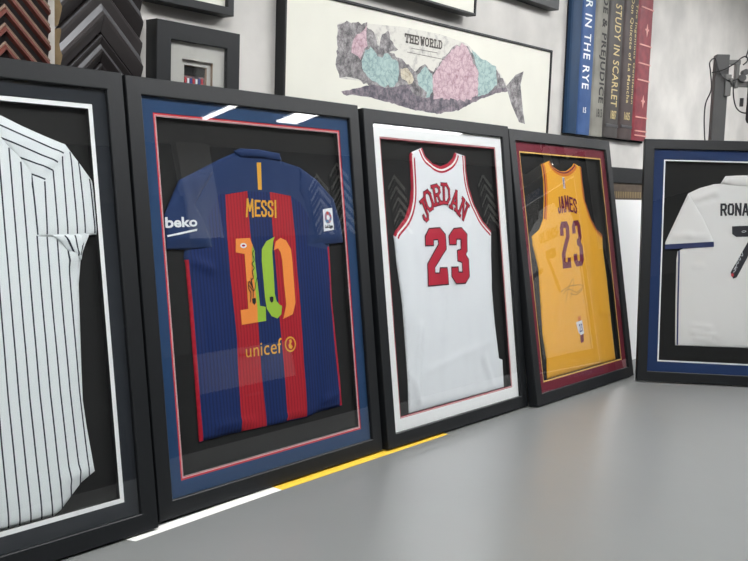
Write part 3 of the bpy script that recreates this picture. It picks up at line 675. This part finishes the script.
# ceiling lamps
def emis(name, col, st):
    m = bpy.data.materials.new(name); m.use_nodes = True; b = m.node_tree.nodes['Principled BSDF']
    b.inputs['Base Color'].default_value = (.8, .8, .8, 1); b.inputs['Emission Color'].default_value = col; b.inputs['Emission Strength'].default_value = st
    return m
K['lamp'] = emis('lamp_diffuser', (.985, .99, 1.0, 1), LAMP)
K['lamph'] = mat('lamp_housing', rgb(220, 220, 220), .5)
def lamp(x, y, lx, ly, lab):
    t = empty('ceiling_light', (x, y, CEIL)); tag(t, lab, 'ceiling light', 'ceiling lights')
    MB().box((-lx / 2 - .02, -ly / 2 - .02, -.05), (lx / 2 + .02, ly / 2 + .02, 0), bev=.004).done('housing', K['lamph'], t)
    MB().box((-lx / 2, -ly / 2, -.062), (lx / 2, ly / 2, -.0505)).done('diffuser', K['lamp'], t)
lamp(4.085, -2.50, .045, .96, 'thin strip ceiling light mirrored as a white streak in the striped shirt frame')
lamp(4.78, -2.64, .20, .5, 'ceiling light mirrored as a white wedge at the top of the striped shirt frame')
lamp(8.33, -2.63, .13, .09, 'ceiling light mirrored as a small white oval in the yellow jersey frame')
for (x, y) in LAMPS:
    lamp(x, y, 1.2, .6, 'rectangular white ceiling light panel placed to light the room, out of the picture')

# door and pillar on the far side of the room (seen mirrored in the glass)
K['door'] = mat('dark_door', rgb(60, 60, 60), .6)
struct('door_1', (3.35, Y0, FLOOR), (4.35, Y0 + .10, 1.62), K['door'])
struct('trim_1', (4.40, Y0, FLOOR), (4.72, Y0 + .06, CEIL), K['ceil'])

cb = empty('drawer_cabinet', (4.42, Y0 + .085, FLOOR)); tag(cb, 'cabinet with a pale drawer front, mirrored low in the striped football shirt frame', 'cabinet')
K['drawer'] = mat('pale_grey_laminate', rgb(168, 168, 166), .6)
MB().box((-.50, 0, 0), (.46, .34, 1.345), bev=.004).done('body', K['fardark'], cb)
for z0_, z1_, k_ in ((1.06, 1.33, 'drawer'), (.56, 1.04, 'fardark'), (.06, .54, 'fardark')):
    d_ = MB().box((-.48, .341, z0_), (.44, .358, z1_), bev=.003).done('drawer', K[k_], cb)
    MB().box((-.09, .3585, z1_ - .06), (.05, .375, z1_ - .045), bev=.003).done('handle', K['metal'], d_)

# ------------------------------------------------------------------ moulding corner samples (chevrons)
def chevron(name, x, z, W, prof, mats, mi, label, group, cat='moulding sample', yb=WY, mirror_y=1):
    """prof: (s across the profile along -z, t height off the wall)"""
    t = empty(name, (x, yb, z)); tag(t, label, cat, group)
    for sgn, nm in ((-1, 'arm'), (1, 'arm')):
        L = []
        for xx in (0, sgn * W):
            L.append([(xx, -tt * mirror_y, -abs(xx) - s) for s, tt in prof])
        mb = MB(); n = len(prof)
        mb.v = [Vector(p) for lp in L for p in lp]
        for k in range(n):
            a = [k, (k + 1) % n, n + (k + 1) % n, n + k]
            mb.f.append(a if sgn * mirror_y > 0 else a[::-1]); mb.m.append(mi[k])
        mb.f.append(list(range(n, 2 * n))); mb.m.append(len(mats) - 1)
        mb.f.append(list(range(n))[::-1]); mb.m.append(len(mats) - 1)
        mb.done(nm, mats, t)
    return t
K['gun'] = mat('gunmetal_moulding', rgb(66, 62, 62), .36, .5, metallic=.2, nscale=20, namt=.15)
K['gun2'] = mat('dark_graphite_moulding', rgb(42, 38, 38), .5, .4, nscale=25, namt=.2)
K['silver'] = mat('silver_lip_and_highlight', rgb(92, 92, 94), .35, .6, metallic=.4)
K['cherry'] = mat('cherry_wood_moulding', rgb(112, 62, 54), .4, .5, nscale=30, namt=.3)
K['cherry2'] = mat('dark_mahogany_moulding', rgb(40, 34, 34), .5, .4, nscale=30, namt=.3)
K['tan'] = mat('tan_lip', rgb(156, 134, 118), .5, .4)
big = [(0, 0), (0, .022), (.004, .026), (.012, .025), (.034, .017), (.050, .024), (.058, .030), (.066, .028), (.096, .014), (.096, 0)]
bmi = [1, 2, 0, 0, 2, 0, 0, 0, 1, 1]  # second silver strip paints a highlight along the ridge
labs = ['dark grey chevron moulding sample, topmost of its column, cut by the picture top',
        'wide gunmetal chevron moulding sample with a bright ridge, above the second dark one',
        'dark graphite chevron moulding sample with thin silver lip, just above the frames',
        'lowest dark chevron moulding sample, only its tip showing above the frames']
def scaled(p, k): return [(a * k, b) for a, b in p]
zs = [1.288, 1.186, 1.084, 1.020]
for k, (z, sc) in enumerate(zip(zs, (1, 1, .62, .62))):
    pr = scaled(big, sc); 
    if k >= 2: pr = [(a, b * .8) for a, b in pr]
    chevron('moulding_sample', 1.191, z, .104 if k < 2 else .102, pr, [K['gun2'] if k != 1 else K['gun'], K['gun2'], K['silver'], K['gun2'] if k >= 2 else K['raw']], bmi, labs[k], 'dark chevron mouldings on the wall')
thin = [(0, 0), (0, .022), (.003, .026), (.007, .024), (.011, .029), (.018, .029), (.022, .020), (.0365, .016), (.0365, 0)]
tmi = [1, 2, 2, 0, 0, 0, 1, 1, 1]
for k in range(8):
    nm = ['lowest', 'second from the bottom', 'third from the bottom', 'fourth from the bottom', 'fifth from the bottom', 'sixth from the bottom', 'seventh from the bottom', 'topmost'][k]
    chevron('moulding_sample', .962, 1.038 + .0372 * k, .099, thin, [K['cherry'], K['cherry2'], K['tan'], K['cherry2']], tmi,
            'reddish brown chevron moulding sample at the far left, %s of its column' % nm, 'reddish chevron mouldings on the wall')
# far side columns, mirrored in the glass
K['pale'] = mat('pale_silver_moulding', rgb(232, 230, 222), .45, .5)
n = 0
for (x, zt, cnt) in ((5.95, 1.86, 5), (6.25, 1.98, 6), (6.85, 1.9, 6), (8.4, 1.95, 5), (8.75, 1.6, 5)):
    for k in range(cnt):
        chevron('moulding_sample', x, zt - .11 * k, .13, [(a * 1.0, b) for a, b in big], [K['pale'], K['gun2'], K['pale'], K['gun2']], [1, 2, 0, 0, 1, 1, 0, 1, 1, 1],
            'pale chevron moulding sample on the opposite wall, mirrored in the frame glass', 'chevron mouldings on the opposite wall', yb=Y0, mirror_y=-1)

# ------------------------------------------------------------------ hanging pictures
def picture(name, x0, x1, z0, z1, yf, rail, depth, label, cat, tilt=0.0, roll=0.0, inner=None):
    t = empty(name, (x0, yf, z1), (math.radians(tilt), math.radians(-roll), 0)); tag(t, label, cat)
    w = x1 - x0; h = z1 - z0
    mb = MB().rings([[(a, y, b - h) for (a, y, b) in rect(i, w - i, i, h - i, y)] for i, y in [(0.001, depth), (0, depth - .001), (0, .0015), (.0012, 0), (rail - .0012, 0), (rail, .0015), (rail, depth)]], 0, True)
    mb.done('frame', K['black'], t)
    return t, w, h
# whale print
wx, wz = 1.738, 1.288
tw, ww_, wh_ = picture('framed_whale_print', wx, 3.172, .72, wz, .010, .008, .036, 'wide framed print of a whale filled with a map, above the jerseys', 'framed print', 0.8, 0.6)
K['paper'] = mat('ivory_paper', rgb(226, 225, 214), 0.85, 0.2, nscale=5, namt=.05)
def speck(name, c1, c2, sc=60, lo=.45, hi=.62):
    m = mat(name, c1, .85, .2, nscale=sc, col2=c2); 
    for nd in m.node_tree.nodes:
        if nd.type == 'MAP_RANGE': nd.inputs[1].default_value = lo; nd.inputs[2].default_value = hi
        if nd.type == 'TEX_NOISE': nd.inputs['Roughness'].default_value = .75
    return m
def maplines(m, sc, dark):
    nt = m.node_tree; N = nt.nodes; L = nt.links; b = N['Principled BSDF']
    src = b.inputs['Base Color'].links[0].from_socket
    tc = [n for n in N if n.type == 'TEX_COORD'][0]
    nz = N.new('ShaderNodeTexNoise'); nz.inputs['Scale'].default_value = 40; L.new(tc.outputs['Object'], nz.inputs['Vector'])
    mxv = N.new('ShaderNodeMix'); mxv.data_type = 'RGBA'; mxv.inputs[0].default_value = .04; L.new(tc.outputs['Object'], mxv.inputs[6]); L.new(nz.outputs['Color'], mxv.inputs[7])
    vo = N.new('ShaderNodeTexVoronoi'); vo.feature = 'DISTANCE_TO_EDGE'; vo.inputs['Scale'].default_value = sc; L.new(mxv.outputs[2], vo.inputs['Vector'])
    mr = N.new('ShaderNodeMapRange'); mr.inputs[1].default_value = .01; mr.inputs[2].default_value = .07; mr.inputs[3].default_value = .42; mr.inputs[4].default_value = 0; L.new(vo.outputs['Distance'], mr.inputs[0])
    mx = N.new('ShaderNodeMix'); mx.data_type = 'RGBA'; L.new(mr.outputs[0], mx.inputs[0]); L.new(src, mx.inputs[6]); mx.inputs[7].default_value = dark
    L.new(mx.outputs[2], b.inputs['Base Color']); return m
Wm = [K['paper'], speck('pale_engraving', rgb(214, 212, 204), rgb(164, 162, 160), 40, .5, .7), speck('teal_map_tint', rgb(172, 194, 190), rgb(146, 168, 168), 45), speck('pink_map_tint', rgb(206, 182, 188), rgb(172, 144, 152), 55, .45, .65),
      speck('tan_map_tint', rgb(204, 196, 176), rgb(160, 150, 134), 45), speck('grey_engraving', rgb(176, 172, 172), rgb(98, 96, 98), 26, .38, .62), speck('belly_engraving', rgb(160, 148, 154), rgb(96, 94, 102), 30, .35, .6)]
for k_, d_ in ((2, rgb(96, 120, 124)), (3, rgb(128, 86, 104)), (4, rgb(130, 120, 100)), (5, rgb(70, 66, 72)), (6, rgb(70, 66, 74))): maplines(Wm[k_], 34, d_)
roll = math.radians(0.6)
def wl(pts):
    out = []
    for x, z in pts:
        dx, dz = x - wx, z - wz
        out.append((dx * math.cos(roll) + dz * math.sin(roll), -dx * math.sin(roll) + dz * math.cos(roll)))
    return out
def rough_edge(p, amp, st=.012):
    q = densify(ccw(p), st); out = []
    for i, (u, v) in enumerate(q):
        nz = noise.noise(Vector((u * 60, v * 60, 3)));  n2 = noise.noise(Vector((u * 60, v * 60, 9)))
        out.append((u + amp * nz, v + amp * n2))
    return out
regs = [(wl(D['wh_outline']), 1), (wl(rough_edge([(1.958, 1.10), (1.96, 1.215), (2.0, 1.228), (2.10, 1.225), (2.13, 1.19), (2.20, 1.17), (2.26, 1.155), (2.32, 1.13), (2.37, 1.155), (2.42, 1.14), (2.47, 1.19), (2.53, 1.235), (2.60, 1.245), (2.68, 1.20), (2.79, 1.185), (2.87, 1.135), (2.87, 1.125), (2.80, 1.112), (2.68, 1.075), (2.55, 1.03), (2.45, 1.012), (2.3, 1.015), (2.15, 1.05), (2.05, 1.075), (1.976, 1.073)], .010)), 5), (wl(rough_edge(D['wh_head'], .012)), 5), (wl(rough_edge(D['wh_pink2'], .01)), 3), (wl(rough_edge(D['wh_top'], .012)), 5), (wl(rough_edge(D['wh_belly'], .004)), 6),
        (wl(rough_edge(D['wh_teal1'], .012)), 2), (wl(rough_edge(D['wh_tan'], .01)), 4), (wl(rough_edge(D['wh_teal2'], .01)), 2), (wl(rough_edge(D['wh_pink'], .012)), 3), (wl(rough_edge(D['wh_teal3'], .006)), 2),
        (wl(D['wh_fin']), 5), (wl(D['wh_tail']), 5)]
PO = [(.006, -wh_ + .006), (ww_ - .006, -wh_ + .006), (ww_ - .006, -.006), (.006, -.006)]
V, F, MI = cdt(PO, regs, .05)
py = .006
vs = [(p[0], py, p[1]) for p in V] + [(u, .034, v) for u, v in PO]
nV = len(V)
obj('print', vs, F + [[nV, nV + 3, nV + 2, nV + 1]], Wm, tw, MI + [0])
q = wl([(2.262, 1.240), (2.462, 1.240), (2.462, 1.215), (2.264, 1.211)])
K['tprint'] = mat('grey_print', rgb(92, 88, 84), .85)
P = []
word = 'THEWORLD'; wd = (q[1][0] - q[0][0]); x = q[0][0]
for i, ch in enumerate(word):
    cw = wd / 8.3
    xx = q[0][0] + cw * i + (cw * .3 if i > 2 else 0)
    zz = q[3][1] + (q[2][1] - q[3][1]) * (i / 8)
    P += [(p, 0, 0) for p in [[(xx + a, zz + b) for a, b in s_] for s_ in strokes(ch, cw * .80, .026, .0052)]]
quads('title_lettering', P, lambda u, v: py - .001, [K['tprint']], tw)
a = q[3][0]; b = q[3][1]
quads('caption_lines', [([(a + .03, b - .014), (a + .17, b - .012), (a + .17, b - .0135), (a + .03, b - .0155)], 0, 0), ([(a + .01, b - .028), (a + .21, b - .029), (a + .21, b - .0305), (a + .01, b - .0295)], 0, 0)], lambda u, v: py - .001, [K['tprint']], tw)

# small black box frame, upper left
t, w, h = picture('box_frame', 1.323, 1.578, .80, 1.137, .006, .0415, .044, 'small deep black box frame with off-white mat, on the wall above the striped shirt frame', 'box frame', .5)
K['offwhite'] = mat('off_white_mat', rgb(188, 186, 180), .85, .3)
K['brownl'] = mat('bronze_lip', rgb(150, 128, 108), .5)
K['pic'] = mat('colourful_miniature', rgb(150, 120, 120), .8, .2, nscale=60, col2=rgb(60, 60, 70))
mb = MB(); lo = (.083, -.145); hi = (.176, -.081)
def rr(x0, x1, z0, z1, y): return [(x0, y, z0), (x1, y, z0), (x1, y, z1), (x0, y, z1)]
x0_, x1_, z1_ = .083, .177, -.0815; z0_ = -.20
mb.rings([rr(.04, w - .04, -h + .04, -.04, .012), rr(x0_, x1_, z0_, z1_, .012), rr(x0_, x1_, z0_, z1_, .020), rr(x0_ + .012, x1_ - .012, z0_ + .012, z1_ - .012, .020), rr(x0_ + .014, x1_ - .014, z0_ + .014, z1_ - .014, .026)], [0, 1, 0, 1])
mb.done('mat_board', [K['offwhite'], K['brownl']], t)
MB().box((x0_ + .01, .0265, z0_ + .01), (x1_ - .01, .035, z1_ - .01)).done('miniature', K['pic'], t)
MB().box((x0_ + .014, .0255, z1_ - .036), (x1_ - .014, .0264, z1_ - .014)).done('picture_top', K['backing'], t)
mb = MB(); random.seed(3)
for k in range(7):
    xx = x0_ + .018 + k * .0085
    mb.box((xx, .0245, z1_ - .062), (xx + .005, .0264, z1_ - .040 - random.random() * .004), mi=k % 3)
mb.done('figures', [K['lred'], K['wprint'], K['lblue']], t)
MB().box((.04, .004, -h + .04), (w - .04, .0055, -.04)).done('glass_pane', K['glass'], t)

# frame above it
t, w, h = picture('picture_frame', 1.309, 1.559, 1.178, 1.50, .006, .020, .044, 'black picture frame cut by the picture top, hanging above the small box frame', 'picture frame', .5)
MB().box((.018, .012, -h + .018), (w - .018, .02, -.018)).done('picture', K['paper'], t)
# frame above the whale
t, w, h = picture('picture_frame', 2.02, 2.618, 1.344, 1.75, -.010, .008, .040, 'thin black framed white picture cut by the picture top, above the whale print', 'picture frame', .8)
MB().box((.007, .006, -h + .007), (w - .007, .014, -.007)).done('picture', K['paper'], t)

t, w, h = picture('picture_frame', 2.74, 3.195, 1.457, 1.86, .000, .045, .050, 'black picture frame cut by the picture top, left of the book spines', 'picture frame', .8)
MB().box((.042, .012, -h + .042), (w - .042, .02, -.042)).done('picture', K['paper'], t)

# ------------------------------------------------------------------ book spine artwork
FY = .020
tbk = empty('book_spine_artwork', (3.186 * 1.0343 + .040, FY, .766 + .226 * 1.0343)); tbk.scale = (.995, 1, 1.0343); tag(tbk, 'large wall art of five old book spines side by side, above the yellow jersey frame', 'wall art')
HB = 1.90 - .992
K['bk0'] = mat('blue_book_cloth', rgb(52, 82, 130), .6, .3, nscale=12, col2=rgb(66, 96, 146))
K['bk0d'] = mat('dark_blue_book_cloth', rgb(32, 62, 94), .6, .3, nscale=12, namt=.2)
K['bk1'] = mat('stone_book_cloth', rgb(150, 148, 138), .6, .3, nscale=10, col2=rgb(128, 126, 118))
K['bk2'] = mat('umber_book_leather', rgb(76, 72, 70), .55, .4, nscale=10, col2=rgb(60, 56, 54))
K['bk3'] = mat('dark_umber_book_leather', rgb(78, 66, 64), .55, .4, nscale=10, col2=rgb(58, 48, 48))
K['bk4'] = mat('red_book_leather', rgb(142, 58, 66), .5, .4, nscale=25, col2=rgb(116, 44, 54))
K['gilt'] = mat('pale_gilt', rgb(206, 186, 132), .5)
K['pinkgilt'] = mat('rosy_gilt', rgb(220, 160, 150), .5)
K['dkprint'] = mat('dark_print', rgb(44, 42, 42), .7)
MB().box((.003, .0205, -.002), (.775, .0295, HB), bev=.002).done('back_panel', K['blackmat'], tbk)
def spine(a, b, z0, key, dark=None, bulge=.012):
    mb = MB(); n = 12; L = []
    us = [a + (b - a) * i / n for i in range(n + 1)]
    def yy(u):
        s = (u - a) / (b - a) * 2 - 1
        return bulge * (1 - math.sqrt(max(0, 1 - (abs(s) ** 3))))
    loopb = [(u, yy(u), z0) for u in us] + [(b, .0203, z0), (a, .0203, z0)]
    loopt = [(x, y, HB) for x, y, z in loopb]
    mb.rings([loopb, loopt], 0)
    nn = len(loopb)
    mb.f.append(list(range(nn))[::-1]); mb.m.append(0); mb.f.append(list(range(nn, 2 * nn))); mb.m.append(0)
    return mb.done('spine', K[key], tbk), yy
s0, y0f = spine(.088, .208, 0, 'bk0'); sd_, _ = spine(0, .087, 0, 'bk0d', bulge=.008)
s1, y1f = spine(.209, .326, .0, 'bk1'); s2, y2f = spine(.327, .476, .004, 'bk2'); s3, y3f = spine(.477, .622, .004, 'bk3'); s4, y4f = spine(.623, .779, .006, 'bk4')
def vtext(s, xc, wx_, ztop, zbot, yf, m, name, parent, bold=.01, flip=False, sp=1.0):
    """lettering running down the spine: ztop start, zbot end (world z)"""
    vs, fs = textmesh(s, bold, sp)
    x0 = min(p[0] for p in vs); x1 = max(p[0] for p in vs); yy0 = min(p[1] for p in vs); yy1 = max(p[1] for p in vs)
    V = []
    for x, y in vs:
        z = ztop + (zbot - ztop) * (x - x0) / (x1 - x0); u = xc + wx_ * ((y - yy0) / (yy1 - yy0) - .5)
        V.append((u, yf(u) - .0012, z - .992))
    return obj(name, V, fs, m, parent)
def htext(s, xc, wx_, z1, z0, yf, m, name, parent, bold=.01):
    vs, fs = textmesh(s, bold); uv = boxed(vs, (xc - wx_ / 2, z1), (xc + wx_ / 2, z1), (xc - wx_ / 2, z0), (xc + wx_ / 2, z0))
    return obj(name, [(u, yf(u) - .0012, v - .992) for u, v in uv], fs, m, parent)
vtext('CATCHER IN THE RYE', .134, .056, 1.74, 1.172, y0f, K['wprint'], 'title_lettering', s0, .015, sp=1.15)
htext('15', .138, .026, 1.100, 1.078, y0f, K['wprint'], 'year_lettering', s0, .02)
htext('SALE', .150, .060, 1.070, 1.050, y0f, K['wprint'], 'year_lettering', s0, .02) if False else None
vtext('PRIDE & PREJUDICE', .274, .062, 1.640, 1.128, y1f, K['dkprint'], 'title_lettering', s1, .03, sp=1.12)
htext('1813', .272, .050, 1.105, 1.070, y1f, K['dkprint'], 'year_lettering', s1, .02)
vtext('A STUDY IN SCARLET', .405, .060, 1.592, 1.124, y2f, K['gilt'], 'title_lettering', s2, .012, sp=1.1)
htext('1887', .408, .056, 1.108, 1.072, y2f, K['gilt'], 'year_lettering', s2, .02)
vtext('Don Quixote of La Mancha', .538, .034, 1.592, 1.150, y3f, K['gilt'], 'title_lettering', s3, .012, sp=1.1)
vtext('The Ingenious Gentleman', .585, .030, 1.575, 1.150, y3f, K['gilt'], 'title_lettering', s3, .012, sp=1.1)
htext('1605', .545, .056, 1.112, 1.078, y3f, K['gilt'], 'year_lettering', s3, .02)
mb = MB()
for x0, x1, yf_, zz in ((.345, .46, y2f, 1.045), (.495, .605, y3f, 1.050)):
    mb = MB(); mb.box((x0, -.001, zz - .992 - .006), (x1, .004, zz - .992 + .006), bev=.001).done('gilt_band', K['silver'], s2 if x0 < .4 else s3)
for zz in (1.573, 1.414, 1.334, 1.262, 1.100, 1.040, 1.020):
    MB().box((.640, -.0015, zz - .992 - .003), (.765, .004, zz - .992 + .003), bev=.001).done('gilt_band', K['pinkgilt'], s4)
for zz in (1.48, 1.17):
    cx = .705
    P = [([(cx, zz - .992 + .03), (cx + .012, zz - .992), (cx, zz - .992 - .03), (cx - .012, zz - .992)], 0, 0), ([(cx - .02, zz - .992 + .006), (cx + .02, zz - .992 + .006), (cx + .02, zz - .992 - .002), (cx - .02, zz - .992 - .002)], 0, 0)]
    quads('gilt_ornament', P, lambda u, v: y4f(u) - .0012, [K['pinkgilt']], s4)

# ------------------------------------------------------------------ leaning poster behind the last two frames
tp = empty('leaning_poster', (3.66, -.040, TZ), (math.radians(-4.0), 0, 0)); tag(tp, 'black framed poster mostly hidden behind the yellow jersey frame and the white football shirt frame', 'framed poster')
ww2, hh2 = .62, .885
MB().box((0, 0, hh2 - .068), (ww2, .022, hh2), bev=.001).box((0, .001, 0), (.02, .022, hh2 - .06), bev=.001).box((ww2 - .02, .001, 0), (ww2, .022, hh2 - .06), bev=.001).done('frame', K['black'], tp)
MB().box((.019, .008, 0), (ww2 - .019, .018, .742)).done('poster_sheet', K['white'], tp)
K['brown'] = mat('brown_print', rgb(88, 74, 60), .7, nscale=30, namt=.3)
MB().box((.019, .007, .742), (ww2 - .019, .018, hh2 - .066)).done('printed_band', K['brown'], tp)
mb = MB()
for k in range(26):
    mb.box((.10 + k * .018, .006, .750), (.108 + k * .018, .0072, .778))
mb.done('gilt_marks', mat('dull_gilt', rgb(142, 122, 84), .6), tp)

# ------------------------------------------------------------------ equipment stand behind the last frame
yaw5 = FR[4][2]
ts = empty('equipment_stand', (3.818 + .076 * math.cos(yaw5), -.33 + .076 * math.sin(yaw5), TZ), (0, 0, yaw5)); tag(ts, 'dark grey post with clamp arm and hanging cables, behind the rightmost jersey frame', 'equipment stand')
K['post'] = mat('grey_painted_steel', rgb(86, 86, 86), .55, .4, nscale=10, namt=.1)
K['post2'] = mat('bare_steel', rgb(112, 112, 110), .45, .5, metallic=.3)
K['rubber'] = mat('black_plastic', rgb(40, 40, 42), .5, .4)
def dz(z): return z - TZ
MB().box((-.027, -.02, .02), (.027, .03, dz(1.345)), bev=.003).done('post', K['post'], ts)
MB().box((-.09, -.02, 0), (.30, .28, .02), bev=.003).done('base_plate', K['post'], ts)
MB().box((.012, -.034, dz(1.175)), (.036, .024, dz(1.262)), bev=.003).cyl((.032, -.045, dz(1.24)), (.032, -.03, dz(1.24)), .007).done('clamp', K['post2'], ts)
MB().box((.03, -.012, dz(1.215)), (.12, .012, dz(1.238)), bev=.003).box((.02, -.01, dz(1.305)), (.075, .008, dz(1.325)), bev=.003).box((.055, -.018, dz(1.21)), (.070, .018, dz(1.31)), bev=.003).done('arm', K['post2'], ts)
MB().cyl((.080, -.03, dz(1.25)), (.080, .03, dz(1.25)), .015, 20).cyl((.095, -.02, dz(1.275)), (.095, .02, dz(1.275)), .012, 20).done('joint', K['post'], ts)
MB().box((.103, -.05, dz(1.062)), (.31, -.01, dz(1.33)), bev=.018).done('head', K['rubber'], ts)
MB().box((.082, -.012, dz(1.135)), (.096, .0, dz(1.17)), bev=.002).done('connector', K['rubber'], ts)
MB().tube([(-.02, -.028, dz(.80)), (-.055, -.03, dz(1.0)), (-.062, -.03, dz(1.13)), (-.042, -.03, dz(1.20)), (-.05, -.032, dz(1.27)), (-.055, -.032, dz(1.31)), (-.035, -.035, dz(1.325)), (-.02, -.036, dz(1.28)), (.0, -.036, dz(1.25)), (.03, -.036, dz(1.235)), (.06, -.034, dz(1.245))], .0028).done('cable', K['rubber'], ts)
MB().tube([(-.045, -.034, dz(1.268)), (.0, -.04, dz(1.28)), (.04, -.045, dz(1.305)), (.07, -.04, dz(1.33)), (.088, -.04, dz(1.333)), (.09, -.04, dz(1.315)), (.075, -.04, dz(1.30))], .0026).done('cable', K['rubber'], ts)
MB().tube([(.045, -.03, dz(1.23)), (.048, -.03, dz(1.18)), (.062, -.03, dz(1.13)), (.09, -.03, dz(1.108)), (.13, -.03, dz(1.11))], .0028).done('cable', K['rubber'], ts)
MB().tube([(.088, -.03, dz(1.33)), (.10, -.03, dz(1.38)), (.13, -.03, dz(1.44)), (.19, -.03, dz(1.47)), (.22, -.03, dz(1.32))], .0026).done('cable', K['rubber'], ts)

# ------------------------------------------------------------------ world, camera
wd = bpy.data.worlds.new('room_air'); SC.world = wd; wd.use_nodes = True
wd.node_tree.nodes['Background'].inputs[0].default_value = (.9, .95, 1, 1); wd.node_tree.nodes['Background'].inputs[1].default_value = .3
cam = bpy.data.cameras.new('camera'); co_ = bpy.data.objects.new('camera', cam); COL.objects.link(co_)
r, u, f = [Vector(a) for a in CAMR]
M = Matrix(((r.x, u.x, -f.x, CAMP[0]), (r.y, u.y, -f.y, CAMP[1]), (r.z, u.z, -f.z, CAMP[2]), (0, 0, 0, 1)))
co_.matrix_world = M
cam.sensor_fit = 'HORIZONTAL'; cam.sensor_width = 36; cam.lens = 36 * CAMF / 748.0; cam.clip_start = .02
SC.camera = co_
SC.view_settings.view_transform = 'Standard'; SC.view_settings.look = 'None'; SC.view_settings.gamma = 1; SC.view_settings.use_curve_mapping = False
SC.view_settings.exposure = EXPO
# mesh normals outward
for o in list(SC.objects):
    if o.type == 'MESH' and not o.name.startswith(('jersey', 'sleeve', 'collar')):
        bm = bmesh.new(); bm.from_mesh(o.data)
        if all(len(e.link_faces) == 2 for e in bm.edges): bmesh.ops.recalc_face_normals(bm, faces=bm.faces); bm.to_mesh(o.data)
        bm.free()
